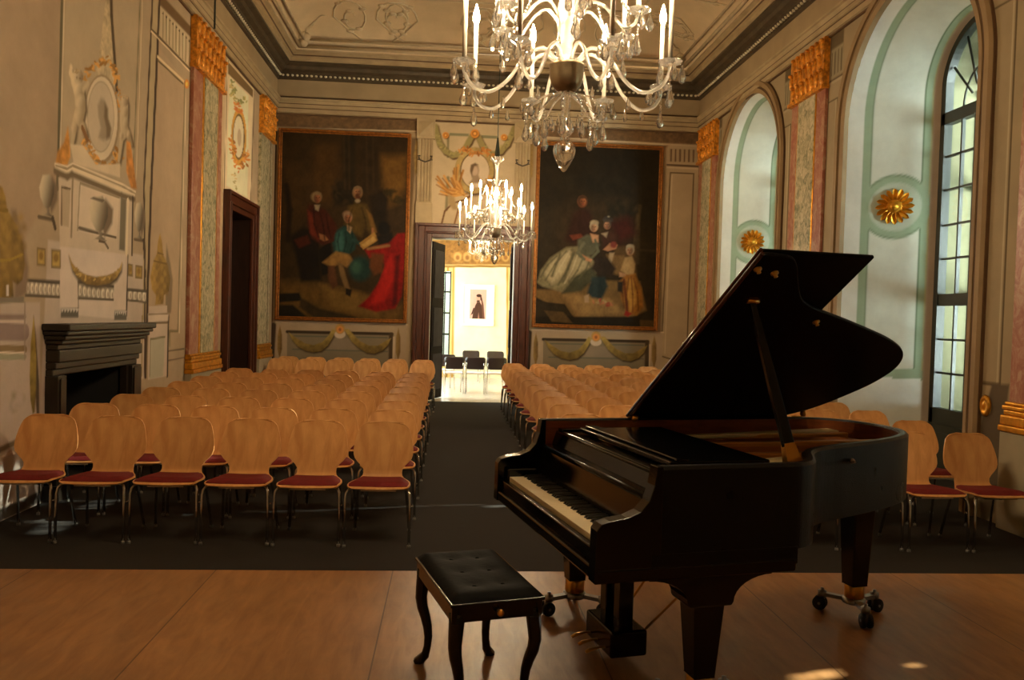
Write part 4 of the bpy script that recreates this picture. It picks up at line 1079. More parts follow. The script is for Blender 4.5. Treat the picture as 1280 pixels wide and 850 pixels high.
def face(P, x, y, r, skin, hair=None, turn=0.0, beard=None):
    sk = np.array(skin, float)
    if hair is not None: P.ell((x - turn * .5, y - r * .25), r * 1.12, r * 1.25, hair, soft=.03)
    P.ell((x, y), r * .82, r * 1.12, tuple(sk), soft=.03, c2=tuple(sk * .62), dirn=(1 if turn < 0 else -1, -.3))
    if hair is not None: P.poly([(x - r * 1.0, y - r * .2), (x - r * .9, y - r * 1.2), (x, y - r * 1.5), (x + r * .9, y - r * 1.2), (x + r * 1.0, y - r * .2), (x + r * .6, y - r * .75), (x - r * .6, y - r * .75)], hair, soft=.03)
    e = r * .34; cx = x + turn * r * .25
    for s in (-1, 1): P.ell((cx + s * e, y - r * .12), r * .17, r * .10, tuple(sk * .35), soft=.012)
    P.line([(cx, y - r * .05), (cx + turn * r * .1, y + r * .32)], .012, tuple(sk * .66), soft=.012); P.ell((cx, y + r * .62), r * .24, r * .09, (132, 54, 42), soft=.012)
    if beard is not None: P.ell((cx, y + r * .85), r * .5, r * .5, beard, soft=.03)
def folds(P, pts, c, w=.03, n=None):
    for a, b, m in pts: P.line([a, m, b], w, c, soft=.03, alpha=.75)
def draw_left(P):
    P.poly([(350, 160), (520, 160), (520, 250), (350, 250)], (50, 36, 16), soft=.3)
    P.poly([(396, 180), (420, 182), (426, 250), (400, 255), (388, 230)], (72, 50, 20), soft=.25); P.poly([(475, 195), (508, 195), (508, 235), (497, 253), (484, 258), (478, 225)], (104, 74, 28), soft=.2)
    P.poly([(428, 160), (444, 160), (444, 235), (430, 240)], (40, 32, 18), soft=.08); P.poly([(452, 160), (474, 160), (474, 240), (452, 240)], (46, 34, 18), soft=.1)
    P.poly([(356, 205), (372, 205), (392, 230), (390, 260), (356, 290)], (62, 44, 20), soft=.2)
    P.poly([(420, 226), (436, 224), (446, 235), (440, 256), (418, 258), (414, 242)], (38, 30, 18), soft=.1); P.poly([(462, 245), (478, 236), (486, 248), (482, 285), (464, 280)], (34, 26, 16), soft=.1)
    P.poly([(350, 352), (380, 352), (445, 366), (505, 380), (505, 405), (345, 405)], (92, 68, 28), soft=.2); P.poly([(400, 356), (450, 366), (480, 382), (470, 396), (420, 385)], (112, 86, 38), soft=.15)
    P.poly([(348, 367), (374, 366), (378, 376), (348, 378)], (26, 22, 14), soft=.04); P.poly([(348, 381), (366, 381), (384, 396), (375, 402), (347, 400)], (30, 26, 16), soft=.05); P.poly([(376, 372), (400, 386), (445, 396), (440, 404), (400, 402), (374, 384)], (52, 40, 20), soft=.05)
    P.poly([(362, 296), (378, 284), (398, 290), (402, 350), (376, 352), (370, 320)], (24, 17, 11), soft=.08); P.poly([(398, 312), (414, 300), (416, 340), (402, 345)], (22, 18, 12), soft=.05)
    # man in a red-brown coat
    P.poly([(385, 256), (394, 256), (408, 263), (420, 280), (424, 300), (414, 302), (402, 306), (390, 298), (384, 280)], (66, 28, 16), soft=.06); P.poly([(384, 262), (390, 266), (394, 286), (402, 296), (398, 301), (388, 292)], (98, 38, 22), soft=.05)
    P.poly([(368, 300), (384, 294), (388, 304), (374, 310)], (70, 28, 14), soft=.06)
    P.ell((395.5, 246), 7, 6.5, (112, 92, 60), soft=.05); P.ell((396.5, 248), 4.3, 5.6, (146, 92, 56), soft=.04); P.poly([(393, 256), (400, 256), (398, 264), (394, 262)], (158, 142, 112), soft=.03)
    P.poly([(399, 292), (406, 294), (412, 302), (406, 302), (400, 299)], (142, 98, 60), soft=.03)
    # standing man with beard, ochre dress
    P.poly([(436, 258), (446, 252), (458, 256), (464, 270), (470, 290), (464, 294), (456, 284), (452, 296), (440, 292), (430, 280)], (84, 66, 28), soft=.08); P.poly([(458, 262), (464, 268), (471, 290), (466, 293)], (112, 82, 38), soft=.04)
    P.ell((447, 241), 6.2, 7.4, (136, 104, 66), soft=.04); P.ell((447.5, 246), 3.4, 3.6, (92, 50, 26), soft=.04); P.ell((447, 238), 3.6, 4, (172, 124, 84), soft=.04); P.ell((447, 251), 3, 2.2, (168, 150, 118), soft=.04)
    # seated man in blue-green
    P.poly([(421, 288), (430, 282), (438, 285), (446, 298), (444, 312), (436, 318), (418, 318), (415, 304)], (34, 62, 56), soft=.05); P.poly([(420, 292), (428, 288), (432, 312), (420, 316)], (52, 92, 84), soft=.06)
    P.ell((433.5, 268), 5.4, 4.6, (118, 92, 68), soft=.04); P.ell((435, 273), 4.2, 5.6, (158, 100, 64), soft=.04); P.poly([(434, 281), (440, 284), (438, 292), (434, 288)], (164, 140, 106), soft=.03)
    P.poly([(403, 328), (420, 314), (436, 318), (442, 326), (434, 334), (424, 330), (414, 334)], (140, 106, 54), soft=.05)
    P.poly([(422, 328), (428, 330), (434, 350), (438, 362), (432, 362), (426, 346)], (112, 88, 52), soft=.04); P.poly([(410, 332), (418, 332), (422, 356), (416, 362), (410, 348)], (82, 50, 28), soft=.04); P.poly([(432, 360), (440, 362), (438, 371), (432, 368)], (24, 16, 10), soft=.03)
    P.ell((450, 336), 14, 16, (28, 52, 46), soft=.1); P.ell((446, 334), 7, 8, (46, 76, 62), soft=.1)
    face(P, 396.5, 247.5, 5.2, (150, 96, 62), (124, 106, 74), .6); face(P, 447, 240, 5.0, (160, 112, 74), (120, 98, 70), -.2, (84, 48, 26)); face(P, 435, 272.5, 5.0, (160, 104, 68), (128, 104, 80), .3)
    folds(P, [((392, 262), (398, 296), (393, 280)), ((408, 268), (414, 298), (410, 284)), ((400, 266), (406, 300), (404, 282))], (40, 16, 10)); folds(P, [((424, 292), (424, 314), (422, 302)), ((440, 292), (438, 314), (442, 302)), ((432, 290), (430, 314), (433, 302))], (20, 40, 38)); folds(P, [((440, 262), (436, 288), (436, 276)), ((452, 260), (458, 284), (456, 272))], (54, 40, 18))
    P.line([(416, 300), (404, 304)], .06, (64, 30, 18), soft=.03); P.line([(442, 300), (452, 306)], .07, (38, 68, 62), soft=.03); P.ell((453, 307), 2.6, 2.2, (158, 108, 72), soft=.03); P.line([(466, 286), (466, 296)], .05, (150, 104, 64), soft=.03)
    for x in (430, 436, 458, 466): P.line([(x, 168), (x + 1, 236)], .03, (64, 48, 24), soft=.04, alpha=.6)
    P.blobs([(484, 240), (500, 250)], 16, 5, [(44, 36, 16), (60, 48, 20)], seed=51, soft=.06); P.blobs([(416, 228), (424, 248), (440, 252)], 18, 4, [(30, 24, 14), (54, 42, 22)], seed=52, soft=.05)
    P.line([(360, 300), (362, 262), (358, 232)], .10, (34, 24, 14), soft=.06)
    # paper, dark hat, red cloth
    P.poly([(449, 304), (468, 290), (473, 300), (454, 312)], (158, 122, 60), soft=.025); P.poly([(452, 306), (467, 295), (470, 300), (455, 309)], (176, 142, 80), soft=.02)
    P.ell((480, 286), 8, 9, (20, 18, 16), soft=.06); P.poly([(470, 296), (490, 290), (492, 302), (474, 306)], (26, 22, 18), soft=.05)
    P.poly([(456, 312), (470, 308), (486, 304), (497, 292), (507, 291), (506, 330), (502, 370), (494, 386), (470, 390), (448, 383), (462, 370), (474, 352), (482, 332), (474, 324), (462, 322)], (128, 18, 14), soft=.05, tex=.3); P.poly([(482, 330), (490, 318), (492, 350), (480, 376), (462, 382), (474, 356)], (164, 28, 20), soft=.08); P.poly([(495, 320), (500, 318), (496, 380), (490, 384)], (84, 10, 10), soft=.05)
    P.poly([(464, 316), (480, 318), (478, 340), (468, 344), (462, 334)], (92, 52, 22), soft=.06); P.line([(460, 311), (486, 307)], .05, (140, 104, 62), soft=.04)
def draw_right(P):
    P.poly([(668, 175), (830, 180), (825, 290), (668, 260)], (34, 27, 14), soft=.4); P.poly([(700, 260), (790, 240), (800, 330), (700, 330)], (50, 38, 20), soft=.4)
    P.poly([(797, 256), (801, 257), (799, 286), (797, 310), (792, 310), (794, 284)], (86, 72, 44), soft=.06); P.poly([(793, 288), (800, 286), (799, 330), (793, 330)], (66, 56, 36), soft=.05)
    P.line([(796, 312), (822, 314)], .05, (58, 48, 30), soft=.04); P.poly([(768, 308), (794, 306), (796, 345), (768, 340)], (84, 64, 34), soft=.06); P.poly([(758, 318), (780, 320), (780, 345), (764, 342)], (112, 88, 50), soft=.06)
    P.poly([(760, 278), (786, 270), (796, 292), (775, 305)], (64, 26, 16), soft=.2)
    # floor and steps
    P.poly([(668, 362), (700, 362), (740, 350), (800, 352), (808, 388), (786, 398), (718, 397), (668, 372)], (112, 88, 48), soft=.06); P.poly([(700, 366), (760, 372), (782, 392), (722, 394)], (140, 112, 66), soft=.1)
    P.poly([(667, 370), (718, 396), (800, 396), (800, 412), (666, 408)], (34, 27, 15), soft=.04); P.poly([(668, 376), (706, 380), (716, 395), (668, 396)], (44, 36, 20), soft=.03); P.poly([(680, 388), (704, 390), (716, 404), (690, 402)], (86, 68, 38), soft=.03); P.poly([(800, 400), (822, 401), (820, 412), (800, 411)], (78, 58, 28), soft=.03)
    # man behind
    P.poly([(716, 268), (724, 260), (736, 262), (744, 280), (742, 300), (716, 306), (706, 300)], (46, 24, 14), soft=.1); P.ell((728, 252), 5.8, 7, (122, 72, 40), soft=.05); P.ell((729, 251), 3.4, 4, (164, 100, 58), soft=.05); P.poly([(712, 294), (726, 292), (730, 297), (716, 300)], (104, 50, 30), soft=.04)
    # lady in pale dress
    P.poly([(671, 353), (676, 338), (688, 322), (708, 309), (722, 308), (734, 318), (744, 328), (752, 336), (740, 346), (722, 354), (704, 366), (692, 362), (678, 358)], (124, 116, 84), soft=.05, tex=.25)
    P.poly([(680, 340), (694, 322), (712, 312), (716, 326), (700, 348), (690, 356)], (170, 158, 122), soft=.08); P.poly([(716, 320), (732, 322), (736, 334), (716, 346), (704, 356)], (152, 142, 108), soft=.07); P.line([(700, 318), (690, 345)], .05, (96, 92, 66), soft=.05); P.line([(716, 318), (704, 352)], .05, (98, 94, 66), soft=.05); P.poly([(718, 346), (742, 332), (746, 346), (726, 364), (702, 367)], (66, 66, 46), soft=.06)
    P.poly([(722, 300), (734, 293), (746, 296), (750, 306), (742, 318), (730, 322), (722, 312)], (82, 82, 62), soft=.05); P.poly([(738, 292), (748, 294), (748, 303), (741, 303)], (178, 134, 96), soft=.04); P.ell((742.5, 283.5), 4.8, 6, (176, 132, 96), soft=.04); P.ell((743, 278.5), 5.2, 3.4, (150, 134, 104), soft=.04); P.poly([(728, 318), (738, 324), (739, 328), (730, 325)], (166, 118, 82), soft=.03)
    # lady with dark hat, raised hands
    P.poly([(752, 292), (762, 288), (772, 296), (768, 312), (754, 312)], (66, 40, 26), soft=.06); P.ell((759, 281), 4.2, 5.4, (164, 118, 84), soft=.04); P.ell((760, 274.5), 6, 3.4, (70, 66, 58), soft=.04); P.poly([(752, 292), (760, 290), (758, 297)], (150, 134, 108), soft=.04)
    P.poly([(754, 312), (762, 304), (772, 306), (770, 311), (760, 314)], (170, 122, 86), soft=.03); P.poly([(762, 316), (768, 316), (764, 330), (760, 326)], (158, 138, 104), soft=.04); P.ell((767, 306), 4, 4, (130, 60, 48), soft=.04)
    # boy in dark blue
    P.poly([(744, 322), (760, 322), (770, 336), (764, 346), (748, 344), (740, 336)], (46, 36, 26), soft=.06); P.poly([(740, 346), (756, 346), (760, 358), (752, 374), (740, 372), (734, 366)], (38, 50, 48), soft=.06); P.poly([(730, 370), (736, 368), (736, 378), (731, 378)], (160, 134, 104), soft=.03)
    P.blobs([(744, 380), (752, 377), (764, 382)], 14, 3, [(150, 66, 50), (168, 110, 76), (96, 60, 36), (160, 140, 96)], seed=31, soft=.03)
    face(P, 728.5, 252, 5.2, (150, 92, 56), (66, 44, 26), .3); face(P, 742.5, 284, 4.6, (180, 138, 102), (150, 136, 108), .2); face(P, 759, 281, 4.4, (170, 124, 90), (64, 56, 46), -.3)
    P.poly([(752, 275), (757, 270), (763, 271), (767, 277), (759, 274.5)], (56, 50, 44), soft=.02); P.ell((761, 270.5), 1.6, 1.2, (160, 150, 128), soft=.02)
    folds(P, [((708, 314), (682, 350), (694, 330)), ((718, 316), (698, 356), (710, 336)), ((728, 324), (712, 352), (722, 338)), ((696, 320), (676, 346), (684, 332)), ((736, 328), (724, 348), (732, 338))], (88, 86, 62), .035); folds(P, [((712, 314), (690, 352), (702, 332)), ((722, 318), (706, 354), (716, 336))], (186, 174, 140), .025)
    P.line([(730, 304), (722, 316), (730, 324)], .06, (96, 98, 76), soft=.03); P.line([(744, 300), (748, 314), (740, 322)], .05, (92, 94, 72), soft=.03); P.ell((738, 325), 2.4, 1.6, (176, 130, 96), soft=.02)
    P.blobs([(762, 262), (780, 256), (796, 262)], 26, 7, [(42, 36, 20), (54, 44, 24), (34, 30, 18)], seed=53, soft=.08); P.blobs([(700, 232), (730, 226), (790, 236)], 26, 9, [(36, 30, 17), (30, 25, 14)], seed=54, soft=.12)
    # girl in yellow
    P.ell((787.5, 313), 4.6, 6.4, (176, 132, 92), soft=.04); P.ell((788, 308.5), 5, 3.2, (160, 146, 116), soft=.04); P.poly([(781, 322), (790, 320), (794, 330), (792, 344), (784, 344), (776, 338)], (160, 132, 86), soft=.04); P.poly([(774, 340), (782, 342), (784, 347), (774, 346)], (168, 128, 92), soft=.03)
    face(P, 787.5, 313, 4.6, (180, 138, 100), (158, 146, 118), -.5)
    P.poly([(782, 344), (794, 342), (802, 360), (804, 384), (796, 394), (784, 393), (776, 372), (774, 352)], (142, 96, 34), soft=.05, tex=.4); P.poly([(786, 348), (792, 350), (796, 378), (788, 390), (784, 370)], (176, 132, 56), soft=.06); folds(P, [((786, 348), (784, 390), (783, 368)), ((792, 348), (798, 388), (797, 366)), ((789, 346), (791, 390), (791, 368)), ((780, 350), (780, 384), (778, 366))], (96, 56, 20), .03); P.line([(780, 350), (784, 388)], .04, (92, 44, 20), soft=.04); P.poly([(772, 352), (779, 352), (778, 366), (772, 364)], (40, 34, 24), soft=.04); P.poly([(782, 388), (790, 392), (785, 396), (780, 394)], (140, 40, 28), soft=.03)
painting('tall gilt-framed group portrait of three gentlemen and a red cloth, on the fireplace side', -3.43, -0.86, 1.565, 5.30, (52, 38, 18), draw_left)
painting('tall dark framed family portrait with a lady in a pale gown, on the window side', 1.63, 4.20, 1.56, 5.28, (42, 33, 17), draw_right)
# ------------------------------------------------------------------ grand piano
M['lacquer'] = mat('black piano lacquer', (7, 7, 7), 0.14, var=.2, spec=.38, bump=0.02, bscale=90)
M['lacquer_worn'] = mat('black lacquer with fine scratches', (7, 7, 8), 0.30, var=.25, spec=.24, bump=0.3, bscale=240, rvar=.08)
M['lidblack'] = mat('satin black lid', (5, 5, 5), 0.4, var=.2, spec=.12)
M['ivory'] = mat('ivory keys', (232, 216, 180), 0.3, var=.04)
M['ebony'] = mat('ebony keys', (12, 12, 12), 0.3, var=.1)
M['brass'] = mat('brass', (214, 160, 76), 0.28, metal=1.0, var=.1)
M['steel'] = mat('steel', (150, 150, 150), 0.3, metal=1.0, var=.1)
M['rubber'] = mat('black rubber', (18, 18, 18), 0.7)
M['bronzeplate'] = mat('bronzed iron plate', (206, 146, 70), 0.4, metal=.35, var=.2, scale=5)
M['soundboard'] = wood_mat('varnished soundboard', (150, 78, 34), (196, 112, 54), 0.3, (2, 16, 1), 3)
M['rimwood'] = wood_mat('inner rim veneer', (110, 56, 26), (150, 82, 40), 0.35, (2, 2, 14), 3)
M['copper'] = mat('copper wound strings', (190, 120, 70), 0.35, metal=.9)
M['felt'] = mat('red felt', (120, 22, 20), .95, var=.2, scale=40)
PC = np.array([0.480, 3.637, POD]); PRZ = math.atan2(0.204, 0.979)
piano = empty('grand_piano', PC, PRZ)
tag(piano, 'black concert grand piano with raised lid on the wooden stage', 'piano')
def to_local(p):
    q = np.array(p) - PC; c, s = math.cos(PRZ), math.sin(PRZ)
    return np.array([q[0] * c + q[1] * s, -q[0] * s + q[1] * c, q[2]])
def catmull(p, m=6):
    out = []
    for i in range(len(p) - 1):
        p0, p1, p2, p3 = (Vector(p[max(i - 1, 0)]), Vector(p[i]), Vector(p[i + 1]), Vector(p[min(i + 2, len(p) - 1)]))
        for k in range(m):
            t = k / m
            q = 0.5 * ((2 * p1) + (p2 - p0) * t + (2 * p0 - 5 * p1 + 4 * p2 - p3) * t * t + (3 * p1 - p0 - 3 * p2 + p3) * t ** 3)
            out.append((q.x, q.y))
    return out + [tuple(p[-1])]
OUT = [(.18, -.725), (.5, -.725), (.75, -.725), (.82, -.715), (.88, -.683), (.93, -.628), (.98, -.555), (1.04, -.468), (1.12, -.40), (1.22, -.352), (1.34, -.31), (1.5, -.252), (1.65, -.19), (1.78, -.128), (1.88, -.068), (1.97, .005), (2.04, .095), (2.085, .21), (2.10, .335), (2.085, .47), (2.04, .58), (1.97, .66), (1.88, .71), (1.75, .733), (1.6, .735), (1.0, .735), (.18, .735)]
OUT = catmull(OUT, 4)
def offset(path, d):
    r = []
    n = len(path)
    for i, (x, y) in enumerate(path):
        a = path[max(i - 1, 0)]; b = path[min(i + 1, n - 1)]; tx, ty = b[0] - a[0], b[1] - a[1]; L = math.hypot(tx, ty)
        r.append((x - ty / L * d, y + tx / L * d))
    return r
IN = offset(OUT, .05)
RT, RB = 1.03, .69
mb = MB()
rows = [[(x, y, RB) for x, y in IN], [(x, y, RB) for x, y in OUT], [(x, y, RT - .012) for x, y in OUT], [(x, y, RT) for x, y in offset(OUT, .012)], [(x, y, RT) for x, y in offset(OUT, .04)], [(x, y, RT - .01) for x, y in IN]]
mb.grid(rows, smooth=False)
for e in (0, -1):
    mb.add([r[e] for r in rows], [tuple(range(6)) if e else tuple(range(6))[::-1]])
mb.build('outer_rim', M['lacquer_worn'], piano)
mb = MB(); mb.grid([[(x, y, RT - .01) for x, y in IN], [(x, y, .80) for x, y in IN]], smooth=False); mb.build('inner_rim', M['rimwood'], piano)
# straight side skirt and key bed
mb = MB(); mb.box(-.07, .785, -.73, .73, .60, .655); bevel(mb.build('key_bed', M['lacquer'], piano), .01, 3)
mb = MB(); mb.box(.15, .79, -.728, -.67, .63, .70); bevel(mb.build('side_skirt', M['lacquer_worn'], piano), .004)
# underside beams
mb = MB()
for a in (-.5, 0, .5): mb.tube([(.8, a * .9, .76), (1.55, .2 + a * .5, .76)], .05, 6)
mb.box(.8, .9, -.6, .68, .70, .80); mb.build('brace_beams', M['rimwood'], piano)
# arms
arm = [(-.075, .60), (.19, .60), (.19, RT), (.165, RT), (.155, .96), (.135, .90), (.10, .862), (.05, .842), (-.02, .832), (-.055, .822), (-.072, .80)]
for s in (-1, 1):
    mb = MB(); mb.prism(arm, *sorted((s * .66, s * .727)), axis='y'); bevel(mb.build('arm', M['lacquer'], piano), .003, 2)
    mb = MB(); mb.box(-.03, .15, *sorted((s * .617, s * .66)), .655, .775); bevel(mb.build('cheek_block', M['lacquer'], piano), .01, 3)
mb = MB(); mb.box(-.055, -.028, -.66, .66, .655, .715); bevel(mb.build('key_slip', M['lacquer'], piano), .006, 3)
# keyboard: every key a piece of its own
kb = empty('keyboard', (0, 0, 0)); kb.parent = piano
kw = 1.228 / 52
mb = MB(); mb.box(-.022, .15, -.617, .617, .655, .705); mb.build('key_frame', M['ebony'], kb)
mb = MB(); mb.box(-.02, .15, -kw / 2 + .0006, kw / 2 - .0006, .708, .735, bev=.0016); wme = mb.mesh('white_key')
mb = MB(); mb.prism([(.052, .735), (.15, .735), (.15, .749), (.06, .747)], -.0055, .0055, 'y'); bme = mb.mesh('black_key')
wme.materials.append(M['ivory']); bme.materials.append(M['ebony'])
names = 'AB' + 'CDEFGAB' * 7 + 'C'
for i in range(52):
    y = .614 - (i + .5) * kw
    link('white_key', wme, None, kb, (0, y, 0))
    if i < 51 and names[i] in 'ACDFG': link('black_key', bme, None, kb, (0, y - kw / 2, 0))
# fallboard, lip, name rail, folded desk
mb = MB(); mb.prism([(.150, .74), (.172, .74), (.196, .885), (.172, .89)], -.66, .66, 'y'); bevel(mb.build('fallboard', M['lacquer'], piano), .003)
mb = MB(); mb.tube([(.172, -.655, .892), (.172, .655, .892)], .014, 12); mb.box(.172, .25, -.66, .66, .885, .9); mb.build('fallboard_lip', M['lacquer'], piano)
mb = MB(); mb.prism([(.225, .90), (.24, .90), (.262, .962), (.247, .966)], -.66, .66, 'y'); mb.tube([(.252, -.655, .965), (.252, .655, .965)], .008, 8); bevel(mb.build('name_rail', M['lacquer'], piano), .003)
mb = MB()
for k in range(9):
    y = .02 - k * .017; hgt = (.012, .016, .01, .014, .012, .016, .01, .013, .011)[k]
    mb.box(.2395, .2402, y - .004, y + .003, .925, .925 + hgt, Matrix.Translation((.0, 0, 0)))
mb.build('maker_lettering', M['brass'], piano)
mb = MB(); mb.box(.262, .36, -.66, .66, .955, .975); bevel(mb.build('desk_ledge', M['lacquer'], piano), .006, 3)
mb = MB(); mb.box(.33, .80, -.50, .52, .985, 1.005); mb.box(.36, .42, -.5, .52, 1.005, 1.017); bevel(mb.build('music_desk', M['lacquer'], piano), .005, 2)
for s in (-1, 1):
    mb = MB(); mb.box(.26, .74, *sorted((s * .60, s * .665)), .93, .985); bevel(mb.build('desk_slide', M['lacquer'], piano), .005)
# plate, soundboard, strings
mb = MB(); mb.prism([p for p in IN if p[0] > .17], .835, .85, 'z'); mb.build('soundboard', M['soundboard'], piano)
pl = MB()
pl.prism([(.46, -.66), (.80, -.66), (.74, -.2), (.72, .2), (.72, .67), (.46, .67)], .90, .93, 'z')
inn = [p for p in IN if p[0] > .80]; inn2 = offset(OUT, .17); inn2 = [p for p, q in zip(inn2, IN) if q[0] > .80]
rows = [[(x, y, .905) for x, y in inn], [(x, y, .93) for x, y in inn], [(x, y, .93) for x, y in inn2], [(x, y, .905) for x, y in inn2]]
pl.grid(rows, smooth=False)
for (a, b) in (((.74, -.42), (.99, -.40)), ((.73, -.10), (1.52, -.11)), ((.72, .22), (2.0, .22)), ((.72, .46), (1.98, .50))):
    A, B = Vector((*a, 0)), Vector((*b, 0)); n = (B - A).normalized().cross(Vector((0, 0, 1))) * .022
    pl.prism([tuple((A + n)[:2]), tuple((A - n)[:2]), tuple((B - n)[:2]), tuple((B + n)[:2])], .915, .965, 'z')
bevel(pl.build('iron_plate', M['bronzeplate'], piano), .006, 2)
st = MB()
for k in range(96):
    y0 = -.60 + k * 1.2 / 95; t = k / 95
    x1 = .93 + 1.06 * min(1, (t * 1.28) ** .9) if t < .78 else 1.96
    y1 = y0 + .0 if t < .2 else y0 * .92 + .02
    # keep the end inside the case
    lim = max([p[0] for p in inn2 if abs(p[1] - y1) < .05] or [x1])
    x1 = min(x1, lim - .02)
    st.tube([(.70, y0, .942), (x1, y1, .942)], .0014 if t < .7 else .0026, 4, cap=False)
s_ = st.build('strings', M['copper'], piano); s_['kind'] = 'stuff'
pn = MB()
for r in range(4):
    for k in range(50):
        pn.tube([(.50 + r * .045 + (k % 3) * .01, -.6 + k * .0245, .93), (.50 + r * .045 + (k % 3) * .01, -.6 + k * .0245, .965)], .0035, 5)
s_ = pn.build('tuning_pins', M['steel'], piano); s_['kind'] = 'stuff'
mb = MB(); mb.box(.70, .715, -.62, .64, .93, .952); mb.build('felt_strip', M['felt'], piano)
M['palebeige'] = mat('pale wood and reflection', (232, 212, 160), .4, var=.08)
mb = MB(); mb.prism([(.80, .40), (1.95, .52), (1.95, .63), (.80, .44)], .952, .972, 'z'); bevel(mb.build('desk_reflection', M['palebeige'], piano), .006)  # pale wedge added in the shape of the music desk's reflection
mb = MB(); mb.prism([(.86, -.46), (1.16, -.30), (1.10, -.20), (.80, -.30)], .952, .966, 'z'); bevel(mb.build('treble_bridge', M['palebeige'], piano), .006)
da = MB(); da.box(.76, .80, -.55, .6, .945, .985); bevel(da.build('damper_rail', M['lacquer'], piano), .004)
# lid
AL = math.radians(33.7); HY, HZ = .733, 1.012; LE = -.797; LW = .705
LO = offset(OUT, -.014)
lid_pts = [(LW, LE)] + catmull([(.76, LE), (.85, -.785), (.91, -.73), (.97, -.64), (1.05, -.53), (1.12, -.465), (1.234, -.41), (1.44, -.33), (1.724, -.211), (1.88, -.13), (1.983, -.052), (2.045, .05), (2.06, .16), (2.03, .29), (1.96, .42), (1.86, .56), (1.74, .66), (1.6, HY)], 4) + [(LW, HY)]
lid = empty('lid', (0, HY, HZ)); lid.parent = piano; lid.rotation_euler = (-AL, 0, 0)
mb = MB(); mb.prism([(x, min(0, y - HY)) for x, y in lid_pts], 0, .020, 'z'); bevel(mb.build('main_lid', M['lidblack'], lid), .006, 3)
mb = MB(); mb.box(LW, 1.265, LE - HY, 0, .022, .040); bevel(mb.build('front_flap', M['lidblack'], lid), .006, 3)
mb = MB()
mb.tube([(LW, LE - HY, .010), (LW, 0, .010)], .0105, 8); mb.tube([(LW, LE - HY, .031), (LW, 0, .031)], .0095, 8)
M['edgebrown'] = mat('red brown edge reflection', (74, 32, 16), 0.25, var=.3)  # brown reflection along the lid edge, put into its colour
mb.build('lid_edge', M['edgebrown'], lid)
def lid_hit(px, py):
    """point of the lid's underside met by a sight line, in lid coordinates"""
    o_ = to_local(np.array([0, 0, EYE])); r = ray(px, py); c, s = math.cos(PRZ), math.sin(PRZ)
    d = np.array([r[0] * c + r[1] * s, -r[0] * s + r[1] * c, r[2]])
    ax = np.array([0, math.sin(AL), math.cos(AL)])                 # lid normal in piano coordinates
    t = ((np.array([0, HY, HZ]) - o_) @ ax) / (d @ ax); p = o_ + d * t
    q = p - np.array([0, HY, HZ]); return np.array([q[0], q[1] * math.cos(AL) - q[2] * math.sin(AL), 0]), p
for (px, py) in ((968, 341), (1020, 402), (947, 336)):
    q, _ = lid_hit(px, py)
    mb = MB(); mb.lathe([(.018, 0), (.018, -.006), (.008, -.012), (.010, -.022), (.001, -.026)], 12, Matrix.Translation(q)); mb.build('lid_buffer', M['brass'], lid)
q, ptop = lid_hit(940, 374)
mb = MB(); mb.box(q[0] - .022, q[0] + .022, q[1] - .015, q[1] + .015, -.012, 0); mb.tube([(q[0] - .03, q[1], -.01), (q[0] + .03, q[1], -.01)], .012, 8); mb.build('prop_cup', M['brass'], lid)
for (px, py) in ((793, 526), (1003, 520)):
    q, p = lid_hit(px, py - 6)
    mb = MB(); mb.ball((q[0], min(-.02, q[1]), -.014), .02, 10, 6); mb.box(q[0] - .035, q[0] + .035, -.05, .0, -.005, 0); mb.tube([(q[0] - .035, 0.0, -.006), (q[0] + .035, 0.0, -.006)], .009, 8); mb.build('hinge', M['brass'], lid)
# prop
pb = to_local(on_z(991, 576, POD + 1.0)); pb = Vector((pb[0], max(pb[1], -.655), .99)); pt = Vector(ptop) + Vector((0, 0, -.012))
mb = MB()
dv = (pt - pb).normalized(); sd = Vector((0, 1, 0)).cross(dv).normalized()
fr = dv.cross(sd)
def quadring(c, a, b): return [c + sd * a + fr * b, c - sd * a + fr * b, c - sd * a - fr * b, c + sd * a - fr * b]
R0 = quadring(pb + dv * .05, .026, .013); R1 = quadring(pb.lerp(pt, .5), .023, .012); R2 = quadring(pt, .014, .010)
mb.grid([R0, R1, R2], smooth=False, closed=True); mb.add(R2, [(0, 1, 2, 3)]); mb.add(R0, [(3, 2, 1, 0)])
bevel(mb.build('lid_prop', M['lacquer'], piano), .003)
mb = MB(); Ra = quadring(pb + dv * .085, .024, .016); Rb = quadring(pb + dv * .0, .036, .02); mb.grid([Rb, Ra], smooth=False, closed=True); mb.add(Rb, [(3, 2, 1, 0)]); mb.add(Ra, [(0, 1, 2, 3)]); mb.build('prop_foot', M['brass'], piano)
# lock knob on the bent side
mb = MB(); kp = to_local(on_z(1050, 571, POD + .945)); mb.ball((1.36, -.318, .955), .014, 8, 5); mb.tube([(1.36, -.318, .955), (1.355, -.345, .955)], .007, 6); mb.build('lid_lock', M['steel'], piano)
